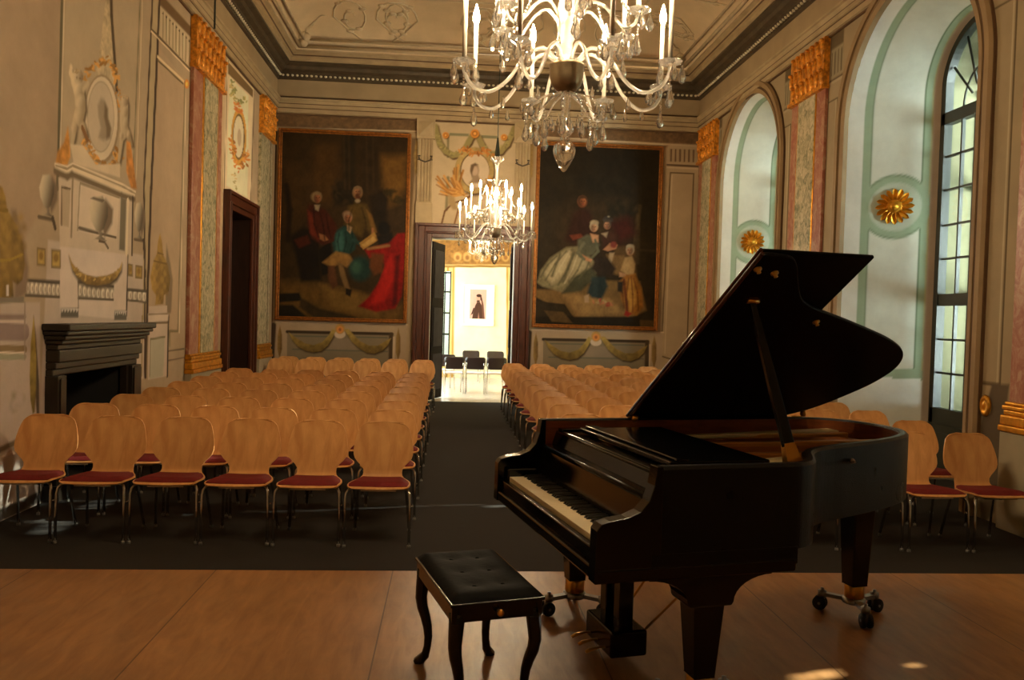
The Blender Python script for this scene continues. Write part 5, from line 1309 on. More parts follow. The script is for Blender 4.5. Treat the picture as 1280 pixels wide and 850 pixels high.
# legs with dollies
def leg(x, y, top, brk, along):
    r = empty('leg', (x, y, 0)); r.parent = piano
    mb = MB()
    if brk:
        n = 8
        prof = [(-.27, top), (-.27, top - .035)] + [(-.27 + .17 * math.sin(PI / 2 * k / n), top - .035 - .10 * (1 - math.cos(PI / 2 * k / n))) for k in range(1, n + 1)]
        prof += [(-.09, top - .15), (.09, top - .15)] + [(.27 - .17 * math.sin(PI / 2 * k / n), top - .035 - .10 * (1 - math.cos(PI / 2 * k / n))) for k in range(n, 0, -1)] + [(.27, top - .035), (.27, top)]
        mb.prism(prof, -.075, .075, 'y'); t = top - .15
    else:
        mb.box(-.1, .1, -.1, .1, top - .05, top); t = top - .05
    bevel(mb.build('leg_bracket', M['lacquer'], r), .006, 2)
    mb = MB(); a, b = (.066, .046) if brk else (.068, .048)
    mb.grid([[(sx * h, sy * h, z) for sx, sy in ((1, 1), (-1, 1), (-1, -1), (1, -1))] for h, z in ((b, .175), (a, t))][::-1], smooth=False, closed=True, flip=True)
    mb.add([(b, b, .175), (-b, b, .175), (-b, -b, .175), (b, -b, .175)], [(3, 2, 1, 0)]); mb.add([(a, a, t), (-a, a, t), (-a, -a, t), (a, -a, t)], [(0, 1, 2, 3)])
    bevel(mb.build('leg_post', M['lacquer'], r), .008, 2)
    mb = MB(); mb.lathe([(.045, .10), (.052, .11), (.052, .17), (.046, .176)], 16); mb.build('ferrule', M['brass'], r)
    dl = empty('dolly', (0, 0, 0), along); dl.parent = r
    mb = MB(); mb.lathe([(.06, .075), (.062, .08), (.062, .10), (.05, .105)], 16)
    for k in range(3):
        wheels = MB(); forks = MB()
        an = 2 * PI * k / 3; Rm = Matrix.Rotation(an, 4, 'Z')
        mb.box(.04, .165, -.018, .018, .08, .10, Rm); mb.lathe([(.024, .076), (.024, .108), (.010, .112), (.010, .124)], 10, Rm @ Matrix.Translation((.165, 0, 0)))
        for s in (-1, 1):
            wheels.lathe([(.012, -.010), (.036, -.010), (.038, 0), (.036, .010), (.012, .010)], 16, Rm @ Matrix.Translation((.175, s * .017, .039)) @ Matrix.Rotation(PI / 2, 4, 'X'))
        forks.box(.15, .19, -.006, .006, .035, .08, Rm)
        forks.tube([Rm @ Vector((.175, -.03, .039)), Rm @ Vector((.175, .03, .039))], .008, 8)
        for m_, nm, kk in ((wheels, 'caster_wheel', 'rubber'), (forks, 'caster_fork', 'steel')):
            o = m_.build(nm, M[kk], r); o.matrix_local = Matrix.Rotation(along, 4, 'Z')
    o = mb.build('dolly_spider', M['steel'], r); o.matrix_local = Matrix.Rotation(along, 4, 'Z')
    bpy.data.objects.remove(dl)
    return r
leg(.43, -.62, .62, True, .4); leg(.36, .60, .62, True, 1.3); leg(1.84, .21, .71, False, .2)
# pedal lyre
ly = empty('pedal_lyre', (.34, 0, 0)); ly.parent = piano
mb = MB()
for s in (-1, 1): mb.box(-.035, .035, *sorted((s * .045, s * .115)), .17, .61)
mb.box(-.05, .05, -.13, .13, .56, .61); bevel(mb.build('lyre_posts', M['lacquer'], ly), .006, 2)
mb = MB(); mb.box(-.09, .09, -.155, .155, .055, .175); bevel(mb.build('pedal_box', M['lacquer'], ly), .012, 3)
for k, y in enumerate((.09, 0, -.09)):
    mb = MB(); mb.tube([(-.05, y, .085), (-.12, y, .088), (-.165, y, .080), (-.185, y, .070)], [.007, .008, .013, .010], 10, flat=.6); mb.build('pedal', M['brass'], ly)
for s in (-1, 1):
    mb = MB(); mb.tube([(.05, s * .11, .12), (.50, s * .22, .60)], .006, 6); mb.build('lyre_rod', M['brass'], ly)

# ------------------------------------------------------------------ bench
M['leather'] = mat('black padded velvet', (6, 6, 6), 0.75, var=.2, bump=.15, bscale=45, spec=.12)
bc = (on_z(526, 690, POD + .5) + on_z(616, 685, POD + .5) + on_z(673, 738, POD + .5) + on_z(570, 746, POD + .5)) / 4
e1 = on_z(570, 746, POD + .5) - on_z(526, 690, POD + .5)
brz = math.atan2(e1[1], e1[0])
bench = empty('piano_bench', (bc[0], bc[1], POD), brz); tag(bench, 'black padded piano bench with curved legs beside the keyboard', 'bench')
BL, BW = .31, .185
mb = MB()
nx, ny = 24, 14
P_ = []
for i in range(nx + 1):
    row = []
    for j in range(ny + 1):
        x = -BL + 2 * BL * i / nx; y = -BW + 2 * BW * j / ny
        e = min(1, (BL - abs(x)) / .04, (BW - abs(y)) / .04)
        z = .475 + .03 * (1 - (1 - max(0, e)) ** 2)
        for bx_ in (-.18, 0, .18):
            for by_ in (-.06, .06): z -= .012 * math.exp(-((x - bx_) ** 2 + (y - by_) ** 2) / .0012)
        row.append((x, y, z))
    P_.append(row)
mb.grid(P_); mb.add([(-BL, -BW, .475), (BL, -BW, .475), (BL, BW, .475), (-BL, BW, .475)], [(3, 2, 1, 0)])
cu = mb.build('cushion', M['leather'], bench)
mb = MB()
for bx_ in (-.18, 0, .18):
    for by_ in (-.06, .06): mb.ball((bx_, by_, .494), .010, 8, 5, (1, 1, .6))
mb.build('tuft_buttons', M['leather'], cu)
mb = MB()
mb.box(-BL, BL, -BW, -BW + .025, .40, .474); mb.box(-BL, BL, BW - .025, BW, .40, .474); mb.box(-BL, -BL + .025, -BW + .025, BW - .025, .40, .474); mb.box(BL - .025, BL, -BW + .025, BW - .025, .40, .474)
mb.box(-BL - .008, BL + .008, -BW - .008, BW + .008, .462, .476)
bevel(mb.build('apron', M['lacquer'], bench), .004, 2)
for (sx, sy) in ((1, 1), (1, -1), (-1, 1), (-1, -1)):
    mb = MB(); path = []; rs = []
    for k in range(11):
        t = k / 10; z = .43 * (1 - t)
        off = .012 * math.sin(t * PI * 1.0) - .030 * math.sin(max(0, t - .35) / .65 * PI) + (.018 * (t - .9) / .1 if t > .9 else 0)
        path.append((sx * (BL - .030 + off), sy * (BW - .030 + off), z)); rs.append(.034 - .016 * min(1, t / .75) + (.006 * (t - .85) / .15 if t > .85 else 0))
    path[-1] = (path[-1][0], path[-1][1], 0.0)
    mb.tube(path, rs, 8); mb.build('leg', M['lacquer'], bench)
for s in (-1, 1):
    mb = MB(); mb.tube([(s * BL, 0, .437), (s * (BL + .022), 0, .437)], .006, 8); mb.ball((s * (BL + .03), 0, .437), .014, 10, 6); mb.build('height_knob', M['brass'], bench)

# ------------------------------------------------------------------ shell chairs
M['beech'] = wood_mat('beech plywood', (208, 146, 84), (232, 176, 112), 0.36, (5, 5, .9), 2.6, rand=.09, bump=.0)
M['plyedge'] = mat('plywood edge', (206, 160, 110), .5)
M['redpad'] = mat('dark red upholstery', (112, 14, 16), .85, var=.2, scale=30, bump=.2, bscale=160)
M['chrome'] = mat('chrome tube', (196, 196, 196), 0.14, metal=1.0, var=.05)
M['glide'] = mat('grey plastic glide', (120, 118, 112), .5)
def shell_mesh():
    # side profile (y back, z up) with half width
    prof = [(-.215, .432, .190), (-.208, .440, .212), (-.19, .447, .226), (-.15, .449, .231), (-.08, .444, .232), (0, .438, .226), (.07, .434, .214), (.13, .434, .192), (.165, .441, .168), (.185, .455, .154), (.196, .474, .150), (.204, .50, .152), (.211, .53, .170), (.218, .56, .200), (.225, .59, .222), (.232, .62, .2325), (.241, .66, .2335), (.252, .70, .228), (.265, .75, .217), (.278, .795, .204), (.286, .822, .192), (.292, .842, .173), (.295, .853, .150), (.296, .858, .12)]
    m = 11; th = .011
    P = []
    for (y, z, w) in prof:
        row = []
        for j in range(m):
            s = -1 + 2 * j / (m - 1)
            back = min(1, max(0, (z - .45) / .15))
            row.append(Vector((s * w, y - back * .014 * s * s, z + (1 - back) * .006 * s * s + .012 * (1 - s * s) * min(1, max(0, (z - .74) / .1)))))
        P.append(row)
    n = len(P)
    N = [[None] * m for _ in range(n)]
    for i in range(n):
        for j in range(m):
            a = P[min(i + 1, n - 1)][j] - P[max(i - 1, 0)][j]; b = P[i][min(j + 1, m - 1)] - P[i][max(j - 1, 0)]
            N[i][j] = b.cross(a).normalized()
    top = P; bot = [[P[i][j] - N[i][j] * th for j in range(m)] for i in range(n)]
    mb = MB(); mb.grid(top, flip=True); mb.grid(bot)
    rim = [(i, 0) for i in range(n)] + [(n - 1, j) for j in range(1, m)] + [(i, m - 1) for i in range(n - 2, -1, -1)] + [(0, j) for j in range(m - 2, 0, -1)]
    mb.grid([[top[i][j] for i, j in rim], [bot[i][j] for i, j in rim]], closed=True, smooth=False)
    pad = []
    for i in range(2, 9):
        y, z, w = prof[i]; row = []
        for j in range(m):
            s = -1 + 2 * j / (m - 1); e = min(1, (1 - abs(s)) / .18, (i - 2) / 1.2 if i < 4 else 1, (8 - i) / 1.2 if i > 6 else 1)
            row.append(Vector((s * (w - .012), y - (.004 if i == 2 else 0), z + .006 * s * s + .003 + .022 * (1 - (1 - max(0, e)) ** 2))))
        pad.append(row)
    pb_ = MB(); pb_.grid(pad, flip=True)
    low = [[Vector((p.x, p.y, p.z - .004 if False else prof[i + 2][1] + .006 * 0)) for p in row] for i, row in enumerate(pad)]
    k = len(pad); rim = [(i, 0) for i in range(k)] + [(k - 1, j) for j in range(1, m)] + [(i, m - 1) for i in range(k - 2, -1, -1)] + [(0, j) for j in range(m - 2, 0, -1)]
    pb_.grid([[pad[i][j] for i, j in rim], [low[i][j] for i, j in rim]], closed=True, smooth=False)
    return mb.mesh('shell'), pb_.mesh('seat_pad')
SHELL, PAD = shell_mesh()
SHELL.materials.append(M['beech']); PAD.materials.append(M['redpad'])
def front_leg(s):
    mb = MB(); mb.tube([(s * .12, -.15, .422), (s * .19, -.155, .424), (s * .218, -.17, .418), (s * .232, -.188, .398), (s * .236, -.2, .36), (s * .238, -.205, .2), (s * .238, -.21, .012)], .0105, 8); return mb
def rear_leg(s):
    mb = MB(); mb.tube([(s * .10, .12, .418), (s * .15, .13, .418), (s * .175, .15, .405), (s * .185, .175, .37), (s * .20, .22, .2), (s * .215, .262, .012)], .0105, 8); return mb
def build_chair():
    t = empty('shell_chair')
    link('shell', SHELL, None, t); link('seat_pad', PAD, None, t)
    for s in (-1, 1):
        for fn, gx, gy in ((front_leg, .238, -.21), (rear_leg, .215, .262)):
            lg = fn(s).build('leg', M['chrome'], t)
            g = MB(); g.lathe([(.012, 0), (.0145, .002), (.0145, .014), (.011, .022)], 8, Matrix.Translation((s * gx, gy, 0))); g.build('glide', M['glide'], lg)
    mb = MB(); mb.box(-.012, .012, -.16, .14, .404, .424); mb.box(-.13, .13, -.17, -.14, .408, .426); mb.box(-.11, .11, .10, .13, .408, .426); mb.build('seat_frame', M['chrome'], t)
    mb = MB(); mb.tube([(.225, -.19, .30), (.250, -.19, .30), (.250, -.15, .30)], .006, 6); mb.build('row_coupling', M['chrome'], t)
    return t
chair0 = build_chair()
TREE = {}
for c_ in bpy.data.objects:
    if c_.parent is not None: TREE.setdefault(c_.parent.name, []).append(c_)
ORD = ['first', 'second', 'third', 'fourth', 'fifth', 'sixth', 'seventh', 'eighth', 'ninth', 'tenth', 'eleventh', 'twelfth']
used = [False]
def place_chair(x, y, rz, label, group):
    o = chair0 if not used[0] else copy_tree(chair0, None, TREE)
    used[0] = True
    o.location = (x, y, 0); o.rotation_euler = (0, 0, rz); tag(o, label, 'chair', group)
rg = random.Random(3)
rowsL = [6.19 + k * .812 for k in range(8)] + [14.72, 15.5]
HIDE = set()
for r, y in enumerate(rowsL):
    for c_ in range(6):
        x = -.497 - c_ * .519
        if ('L', r, c_) in HIDE: continue
        if r < 8: lab = f'beech chair, fireplace side, {ORD[r]} row from the stage, {ORD[c_]} seat from the aisle'
        else: lab = f'beech chair by the back wall, fireplace side, {"front" if r == 8 else "last"} of two rows, {ORD[c_]} from aisle'
        place_chair(x + rg.uniform(-.004, .004), y + rg.uniform(-.022, .022) + .014 * c_, rg.uniform(-.010, .010), lab, 'shell chairs on the fireplace side of the aisle')
rowsR = [6.19 + k * .805 for k in range(12)]
HIDE_R = set()
for r, y in enumerate(rowsR):
    for c_ in range(7):
        x = 1.215 + c_ * .524
        if (r, c_) in HIDE_R: continue
        lab = f'beech chair, window side, {ORD[r]} row from the stage, {ORD[c_]} seat from the aisle'
        place_chair(x + rg.uniform(-.004, .004), y + rg.uniform(-.022, .022), rg.uniform(-.010, .010), lab, 'shell chairs on the window side of the aisle')
# ------------------------------------------------------------------ chandeliers
M['crystal'] = crystal_mat('cut crystal', milky=.07, refr=True)
M['glassarm'] = crystal_mat('glass arm', milky=.52)
M['finial'] = crystal_mat('clear finial', milky=.03, refr=True)
M['silver'] = mat('tarnished silver', (150, 132, 104), 0.3, metal=.9, var=.25, scale=12)
M['candle'] = mat('ivory candle sleeve', (246, 238, 220), .5, var=.03)
M['flame'] = emit_mat('flame bulb', (1.0, 0.755, 0.45), 860.0)
M['cord'] = mat('dark green cord cover', (40, 44, 30), .8)
def drop_mesh(L, r):
    mb = MB(); mb.lathe([(.001, 0), (r * .35, -L * .10), (r * .25, -L * .14), (r * .35, -L * .2), (r * .95, -L * .62), (r, -L * .74), (r * .6, -L * .93), (.001, -L)], 6, smooth=False); me = mb.mesh('drop'); me.materials.append(M['crystal']); return me
DROP, DROPS, SPEAR = drop_mesh(.105, .022), drop_mesh(.07, .014), drop_mesh(.15, .012)
def bead_chain(mb, a, b, n, r=.007):
    a, b = Vector(a), Vector(b)
    for k in range(n): mb.ball(a.lerp(b, (k + .5) / n), r, 6, 4)
BOB = MB(); BOB.lathe([(.012, -.02), (.02, -.012), (.058, .006), (.064, .016), (.060, .016), (.03, .004), (.016, .006), (.018, .035), (.016, .04)], 14); BOBM = BOB.mesh('bobeche'); BOBM.materials.append(M['crystal'])
CA = MB(); CA.lathe([(.0125, .02), (.0125, .36), (.008, .365)], 10); CAM = CA.mesh('candle'); CAM.materials.append(M['candle'])
FL = MB(); FL.lathe([(.008, .365), (.017, .385), (.0195, .405), (.013, .44), (.001, .48)], 8); FLM = FL.mesh('flame_bulb'); FLM.materials.append(M['flame'])
def chandelier(loc, z_ceiling):
    t = empty('chandelier', loc)                                   # origin at the finial's tip
    z0 = 0.0
    mb = MB(); mb.lathe([(.001, 0), (.012, .006), (.03, .035), (.055, .08), (.064, .115), (.058, .145), (.035, .165), (.02, .172), (.028, .185), (.012, .195)], 20); mb.build('finial', M['finial'], t)
    mb = MB(); mb.lathe([(.012, .19), (.03, .2), (.045, .22), (.03, .24), (.018, .25), (.022, .33), (.03, .36), (.026, .41), (.03, .44)], 14); mb.build('lower_stem', M['crystal'], t)
    mb = MB(); mb.lathe([(.03, .43), (.055, .445), (.082, .475), (.093, .52), (.097, .57), (.102, .58), (.095, .585), (.05, .56)], 24); mb.build('silver_bowl', M['silver'], t)
    mb = MB(); mb.lathe([(.04, .56), (.045, .62), (.03, .66), (.028, .70), (.055, .76), (.07, .84), (.055, .92), (.03, .97), (.03, 1.0), (.05, 1.04), (.055, 1.12), (.035, 1.2), (.022, 1.26), (.03, 1.30), (.02, 1.34), (.018, 1.5), (.03, 1.55), (.02, 1.6)], 16); mb.build('glass_stem', M['glassarm'], t)
    mb = MB(); mb.lathe([(.03, 1.58), (.04, 1.62), (.022, 1.68), (.02, 1.72)], 12)
    for k in range(8):
        a = 2 * PI * k / 8; mb.tube([(.03 * math.cos(a), .03 * math.sin(a), 1.62), (.075 * math.cos(a), .075 * math.sin(a), 1.66), (.1 * math.cos(a), .1 * math.sin(a), 1.70), (.11 * math.cos(a), .11 * math.sin(a), 1.67)], [.01, .014, .016, .005], 6)
    mb.build('crown', M['glassarm'], t)
    mb = MB(); mb.lathe([(.05, 1.72), (.045, 1.74), (.02, 1.95), (.012, 2.02)], 10); mb.build('cord_cover', M['cord'], t)
    mb = MB(); mb.tube([(0, 0, 2.0), (0, 0, z_ceiling - loc[2])], .008, 8); mb.build('cord', M['cord'], t)
    def arm(a, path, rad, zb, scale, tier):
        Rz = Matrix.Rotation(a, 4, 'Z')
        mb = MB(); mb.tube([Rz @ Vector((r, 0, z)) for r, z in catmull(path, 4)], .0105 * scale, 8)
        ar = mb.build('arm', M['glassarm'], t)
        def put(nm, me, p, sc=1.0):
            o = link(nm, me, None, ar, Rz @ Vector(p)); o.scale = (sc, sc, sc); return o
        put('bobeche', BOBM, (rad, 0, zb)); put('candle', CAM, (rad, 0, zb)); put('flame_bulb', FLM, (rad, 0, zb))
        for k in range(5):
            q = 2 * PI * k / 5 + .3; put('drop', DROPS if k % 2 else DROP, (rad + .062 * math.cos(q), .062 * math.sin(q), zb + .004))
        ch = MB(); bead_chain(ch, Rz @ Vector((rad, 0, zb - .04)), Rz @ Vector((rad, 0, zb - .12)), 5); ch.build('bead_string', M['crystal'], ar)
        put('drop', DROP, (rad, 0, zb - .12))
        for q, dz in ((.62, .0), (.80, .02)):
            zz = min(z for r, z in path if r > rad * .5) - .012
            put('drop', DROPS, (rad * q, .0, zz + dz))
        return ar
    for k in range(8):
        arm(2 * PI * k / 8 + .24, [(.06, .60), (.14, .66), (.24, .60), (.34, .46), (.44, .39), (.53, .41), (.575, .47), (.58, .51)], .58, .52, 1.0, 0)
    for k in range(6):
        arm(2 * PI * k / 6 + .5, [(.04, .80), (.12, .90), (.2, .88), (.27, .80), (.33, .74), (.385, .76), (.40, .80)], .40, .81, .85, 1)
    # skirt of drops under the bowl
    for k in range(10):
        a = 2 * PI * k / 10 + .1; r = .17 + .05 * (k % 2)
        mb = MB(); mb.tube([(.04 * math.cos(a), .04 * math.sin(a), .43), (r * .6 * math.cos(a), r * .6 * math.sin(a), .40), (r * math.cos(a), r * math.sin(a), .33)], .006, 6)
        bead_chain(mb, (r * math.cos(a), r * math.sin(a), .33), (r * math.cos(a), r * math.sin(a), .25), 4, .009)
        br = mb.build('drop_bracket', M['crystal'], t); link('drop', DROP, None, br, (r * math.cos(a), r * math.sin(a), .255))
        link('drop', DROPS, None, br, (.09 * math.cos(a + .3), .09 * math.sin(a + .3), .30))
    # second crown ring with spears, swags of beads
    for k in range(8):
        a = 2 * PI * k / 8; c, s = math.cos(a), math.sin(a)
        mb = MB(); mb.tube([(.03 * c, .03 * s, 1.24), (.1 * c, .1 * s, 1.34), (.16 * c, .16 * s, 1.34), (.17 * c, .17 * s, 1.28)], [.01, .012, .012, .006], 6)
        br = mb.build('swag_bracket', M['crystal'], t); mb = MB()
        for j in range(25):
            u = j / 24; r = .17 + (.40 - .17) * u; zz = 1.28 - (1.28 - .86) * u - .10 * math.sin(PI * u); mb.ball((r * c, r * s, zz), .011, 6, 4)
        mb.build('bead_swag', M['crystal'], br); link('drop', SPEAR, None, br, (.17 * c, .17 * s, 1.28)); link('drop', DROP, None, br, (.11 * c, .11 * s, 1.10))
    return t
ch1 = chandelier((.60, 4.44, 2.535), 7.32)
tag(ch1, 'large crystal chandelier with lit candles hanging close above the piano', 'chandelier', 'crystal chandeliers')
tree = {}
for c_ in bpy.data.objects:
    if c_.parent is not None: tree.setdefault(c_.parent.name, []).append(c_)
ch2 = copy_tree(ch1, None, tree); ch2.location = (.675, 12.9, 2.565); ch2.rotation_euler = (0, 0, .35)
tag(ch2, 'crystal chandelier with lit candles hanging before the far doorway', 'chandelier', 'crystal chandeliers')
ch3 = copy_tree(ch1, None, tree); ch3.location = (.72, 19.6, 3.05); ch3.scale = (.55, .55, .55)
tag(ch3, 'small bright crystal chandelier seen through the doorway in the next room', 'chandelier', 'crystal chandeliers')

# thin cable hanging down the left wall, and its fixing
mb = MB(); p0 = on_x(268, -5, XL + .12); p1 = on_x(266, 50, XL + .12)
mb.tube([(XL + .13, p0[1], 6.9), (XL + .13, p0[1], 5.62)], .014, 6)
o = mb.build('hanging_cable', M['cord']); tag(o, 'thin dark cable hanging across the cornice on the fireplace side', 'cable')

# ------------------------------------------------------------------ the next room
NX0, NX1, NY0, NY1, NZ = -1.5, 2.9, 16.54, 23.0, 4.6
M['yellow'] = mat('yellow wall paint', (238, 220, 172), .8, var=.06, scale=2)
M['parquet'] = wood_mat('pale parquet', (188, 170, 156), (214, 200, 188), .25, (3, 12, 1), 3)
M['whiteframe'] = mat('white picture frame', (236, 230, 218), .5, var=.02)
o = MB().box(NX0, NX1, 16.42, NY1, -.12, 0.0).build('floor_parquet', M['parquet']); struct(o)
o = MB().box(NX0 - .1, NX1 + .1, NY0, NY1 + .1, NZ, NZ + .1).build('ceiling_beyond', M['plaster']); struct(o)
o = MB().box(NX1, NX1 + .1, NY0, NY1, 0, NZ).build('wall_beyond_right', M['yellow']); struct(o)
WL = [(17.2, 18.6), (19.4, 20.8), (21.4, 22.6)]  # unseen window openings added to light this room
mb = MB(); y = NY0
for (a, b) in WL: mb.box(NX0 - .2, NX0, y, a, 0, NZ); mb.box(NX0 - .2, NX0, a, b, 0, .7); mb.box(NX0 - .2, NX0, a, b, 3.8, NZ); y = b
mb.box(NX0 - .2, NX0, y, NY1, 0, NZ); struct(mb.build('wall_beyond_left', M['yellow']))
mb = MB(); mb.box(NX0, D0 - .03, NY0, NY0 + .05, 0, NZ); mb.box(D1 + .03, NX1, NY0, NY0 + .05, 0, NZ); mb.box(D0 - .03, D1 + .03, NY0, NY0 + .05, DH + .03, NZ); struct(mb.build('wall_beyond_front', M['yellow']))
for k, (a, b) in enumerate(WL):
    w = struct(empty('window_%d' % (k + 4), (NX0 - .1, (a + b) / 2, 0))); h = (b - a) / 2
    mb = MB()
    for z in (.7, 1.7, 2.7, 3.74): mb.box(-.03, .03, -h, h, z, z + .06)
    for s in (-h, -.03, h - .06): mb.box(-.03, .03, s, s + .06, .7, 3.8)
    mb.build('sash_frame', M['whitepaint'], w); g = MB(); g.box(-.004, .004, -h, h, .7, 3.8); g.build('pane', M['pane'], w)
# far wall with panel, yellow strips, frieze and a narrow glazed door at its left
S = axis(NX0, NX1, .02); T = axis(0, NZ, .02)
PN = Paint(S, T, (222, 190, 124), (.85, .85, .85)); PN.px = lambda x, y: (lambda p: (p[0], p[2]))(on_y(x, y, NY1))
PN.poly([(540, 300), (640, 300), (640, 331), (540, 331)], (150, 104, 50), soft=.05, tex=.6)
for k in range(6): PN.ell((572 + k * 12, 321), 5, 6, (196, 150, 86), soft=.05); PN.ell((572 + k * 12, 322), 2.5, 3, (146, 96, 48), soft=.04)
PN.poly([(569, 334), (633, 334), (633, 480), (567, 480)], (242, 228, 196), soft=.03)
PN.line([(560, 334), (558, 480)], .05, (160, 120, 50)); PN.line([(567, 334), (565, 480)], .05, (186, 142, 66)); PN.line([(634, 334), (634, 480)], .05, (180, 140, 66)); PN.line([(540, 333), (640, 333)], .06, (150, 110, 50))
o = paint_mesh('wall_beyond_far', PN, lambda X, Y: np.stack([X, np.full(X.shape, NY1), Y], -1), M['wallpaint_b'], [lambda a, b: (a > -.42) & (a < .0) & (b > .6) & (b < 3.0)]); struct(o)
w = struct(empty('window_7', (-.21, NY1 + .03, 0))); mb = MB()
for z in (.6, 1.2, 1.8, 2.4, 2.94): mb.box(-.21, .21, -.03, .03, z, z + .05)
for x in (-.21, .02, .17): mb.box(x, x + .04, -.03, .03, .6, 3.0)
mb.build('sash_frame', M['winframe'], w); g = MB(); g.box(-.2, .2, -.004, .004, .6, 3.0); g.build('pane', M['pane'], w)
# framed photograph
pa, pb2 = on_y(578, 355, NY1 - .03), on_y(617, 408, NY1 - .03)
ph = empty('framed_photograph', ((pa[0] + pb2[0]) / 2, NY1 - .003, pb2[2])); tag(ph, 'white framed sepia photograph of a woman in dark dress, beyond the doorway', 'picture')
hw_, hh = (pb2[0] - pa[0]) / 2, pa[2] - pb2[2]
mb = MB(); f = .05
mb.box(-hw_, -hw_ + f, -.05, 0, 0, hh); mb.box(hw_ - f, hw_, -.05, 0, 0, hh); mb.box(-hw_ + f, hw_ - f, -.05, 0, 0, f); mb.box(-hw_ + f, hw_ - f, -.05, 0, hh - f, hh); bevel(mb.build('frame', M['whiteframe'], ph), .006)
mb = MB(); mb.box(-hw_ + f, hw_ - f, -.03, 0, f, hh - f); mb.build('mat_board', M['whiteframe'], ph)
S = axis(-.235, .235, .006); T = axis(.20, hh - .14, .006)
PP = Paint(S, T, (206, 158, 146), (.9, .9, .9)); H_ = hh - .14
PP.poly([(-.16, .2), (-.13, .42), (-.08, .58), (-.03, .68), (.05, .68), (.11, .58), (.15, .36), (.19, .2)], (72, 44, 34), soft=.02, raw=True)
PP.poly([(-.2, .30), (-.14, .34), (-.1, .5), (-.13, .52)], (64, 38, 30), soft=.02, raw=True); PP.poly([(.0, .2), (.02, .38), (.05, .2)], (150, 104, 90), soft=.02, raw=True); PP.poly([(.14, .2), (.2, .2), (.16, .6), (.1, .82), (.08, .8)], (96, 60, 50), soft=.02, raw=True)
PP.poly([(-.045, .68), (.05, .68), (.04, .74), (-.03, .74)], (60, 36, 28), soft=.015, raw=True)
th = [2 * PI * k / 20 for k in range(20)]
PP.poly([(.0 + .055 * math.cos(a), .80 + .075 * math.sin(a)) for a in th], (196, 146, 126), soft=.015, raw=True); PP.poly([(.02 + .075 * math.cos(a), .86 + .045 * math.sin(a)) for a in th], (58, 36, 30), soft=.02, raw=True); PP.poly([(.05, .9), (.09, .86), (.1, .7), (.06, .74)], (64, 40, 34), soft=.02, raw=True)
paint_mesh('print', PP, lambda X, Y: np.stack([X, np.full(X.shape, -.032), Y], -1), M['canvas'], parent=ph)

# dark-backed chairs in the next room
M['darkshell'] = mat('dark brown chair back', (36, 20, 20), .4, var=.1)
M['paleseat'] = mat('pale seat cushion', (226, 210, 206), .6)
def dark_chair():
    t = empty('meeting_chair')
    mb = MB(); n = 9
    rows = []
    for (z, w, y) in ((.55, .17, .205), (.57, .2, .208), (.64, .225, .215), (.74, .232, .225), (.80, .225, .232), (.83, .19, .236)):
        rows.append([(w * (-1 + 2 * j / (n - 1)), y - .03 * (-1 + 2 * j / (n - 1)) ** 2, z) for j in range(n)])
    mb.grid(rows); o = mb.build('backrest', M['darkshell'], t); md = o.modifiers.new('thick', 'SOLIDIFY'); md.thickness = .014; md.offset = 0
    mb = MB(); mb.box(-.215, .215, -.22, .19, .44, .475, bev=.014); o = bevel(mb.build('seat', M['paleseat'], t), .02, 3)
    for s in (-1, 1):
        mb = MB(); mb.tube([(s * .2, -.2, .0), (s * .205, -.19, .40), (s * .2, -.16, .435)], .011, 8); mb.build('leg', M['chrome'], t)
        mb = MB(); mb.tube([(s * .21, .26, 0), (s * .2, .2, .40), (s * .2, .205, .62), (s * .19, .215, .70)], .011, 8); mb.build('leg', M['chrome'], t)
    mb = MB()
    for s in (-1, 1): mb.tube([(s * .2, -.17, .432), (s * .2, .2, .432)], .010, 6)
    mb.build('seat_frame', M['chrome'], t)
    return t
dc = dark_chair(); tree = {}
for c_ in bpy.data.objects:
    if c_.parent is not None: tree.setdefault(c_.parent.name, []).append(c_)
spots = [(.60, 18.4, PI - .05, 'dark-backed chair third from the door leaf in the bright next room'), (-.12, 19.3, PI + .2, 'dark-backed chair half hidden by the open door leaf in the next room'), (.10, 18.35, PI + .1, 'dark-backed chair second from the door leaf in the bright next room'),
         (1.06, 18.45, PI + .05, 'dark-backed chair fourth from the door leaf in the bright next room'), (1.58, 18.55, PI - .1, 'dark-backed chair cut off by the right door jamb in the next room'), (.6, 21.5, .1, 'dark-backed chair facing the hall under the framed photograph in the next room'), (1.25, 21.4, .1, 'dark-backed chair facing the hall right of the framed photograph, next room')]
for i, (x, y, a, lab) in enumerate(spots):
    o = dc if i == 0 else copy_tree(dc, None, tree)
    o.location = (x, y, 0); o.rotation_euler = (0, 0, a); tag(o, lab, 'chair', 'chairs in the next room')

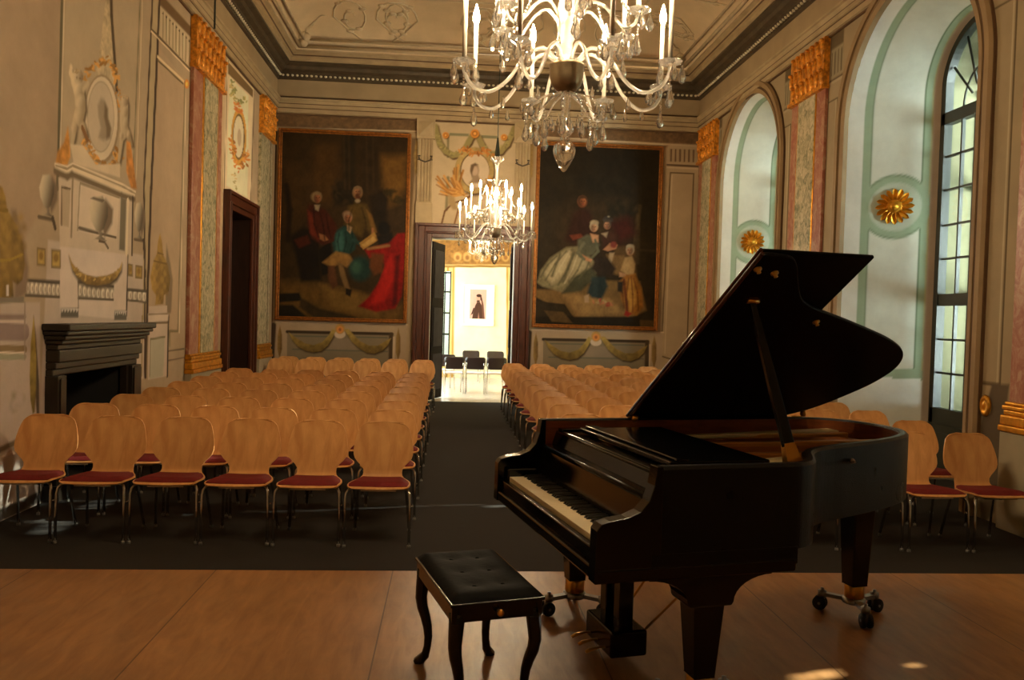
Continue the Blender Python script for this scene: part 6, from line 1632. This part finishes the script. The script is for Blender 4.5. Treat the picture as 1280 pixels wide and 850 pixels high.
# ------------------------------------------------------------------ daylight
M['gravel'] = mat('pale courtyard gravel', (206, 200, 180), .95, var=.15, scale=3)
o = MB().box(XR + 1.75, 40, -14, 42, -.7, -.5).build('ground_outside', M['gravel']); struct(o)  # unseen ground added to bounce sun up through the shutters
W = bpy.data.worlds.new('sky'); SC.world = W; W.use_nodes = True
nt = W.node_tree; nt.nodes.clear()
wo = nt.nodes.new('ShaderNodeOutputWorld'); bg = nt.nodes.new('ShaderNodeBackground'); sk = nt.nodes.new('ShaderNodeTexSky')
sk.sky_type = 'NISHITA'; sk.sun_disc = False; sk.sun_elevation = math.radians(42); sk.sun_rotation = math.radians(200)
nt.links.new(sk.outputs[0], bg.inputs[0]); bg.inputs[1].default_value = 0.5; nt.links.new(bg.outputs[0], wo.inputs[0])
def area(name, loc, rot, sx, sy, col, power):
    l = bpy.data.lights.new(name, 'AREA'); l.shape = 'RECTANGLE'; l.size = sx; l.size_y = sy; l.color = col; l.energy = power
    o = bpy.data.objects.new(name, l); COL.objects.link(o); o.location = loc; o.rotation_euler = rot; return o
DAY = (.90, .97, 1.0)
for k, c in enumerate(WIN_C):
    lp = Vector((XR + 3.0, c - 2.7, 3.0)); dr = Vector((XR + .9, c, 3.0)) - lp     # lamp added off to one side to brighten the far jamb
    lo = area('daylight', lp, (0, 0, 0), 2.0, 5.0, DAY, (4000, 4000, 70)[k]); lo.rotation_euler = dr.to_track_quat('-Z', 'Y').to_euler()
sun = bpy.data.lights.new('sun', 'SUN'); sun.energy = 25.0; sun.angle = math.radians(.53); sun.color = (1, .95, .86)
so = bpy.data.objects.new('sun', sun); COL.objects.link(so); so.rotation_euler = SUN_D.to_track_quat('-Z', 'Y').to_euler()
for (a, b) in WL:
    area('daylight', (NX0 - .7, (a + b) / 2, 2.4), (0, -PI / 2, 0), 3.4, 1.5, (.96, .98, 1.0), 480)
area('daylight', (-.21, NY1 + .8, 2.0), (-PI / 2, 0, 0), .8, 2.6, (1, .97, .92), 60)

SC.view_settings.view_transform = 'Standard'; SC.view_settings.look = 'None'; SC.view_settings.gamma = 1.0; SC.view_settings.use_curve_mapping = False
SC.view_settings.exposure = 0.0
SC.cycles.max_bounces = 8; SC.cycles.diffuse_bounces = 4; SC.cycles.glossy_bounces = 4; SC.cycles.transparent_max_bounces = 24; SC.cycles.transmission_bounces = 6
SC.cycles.sample_clamp_indirect = 6.0; SC.cycles.caustics_reflective = False; SC.cycles.caustics_refractive = False
SC.cycles.use_denoising = True
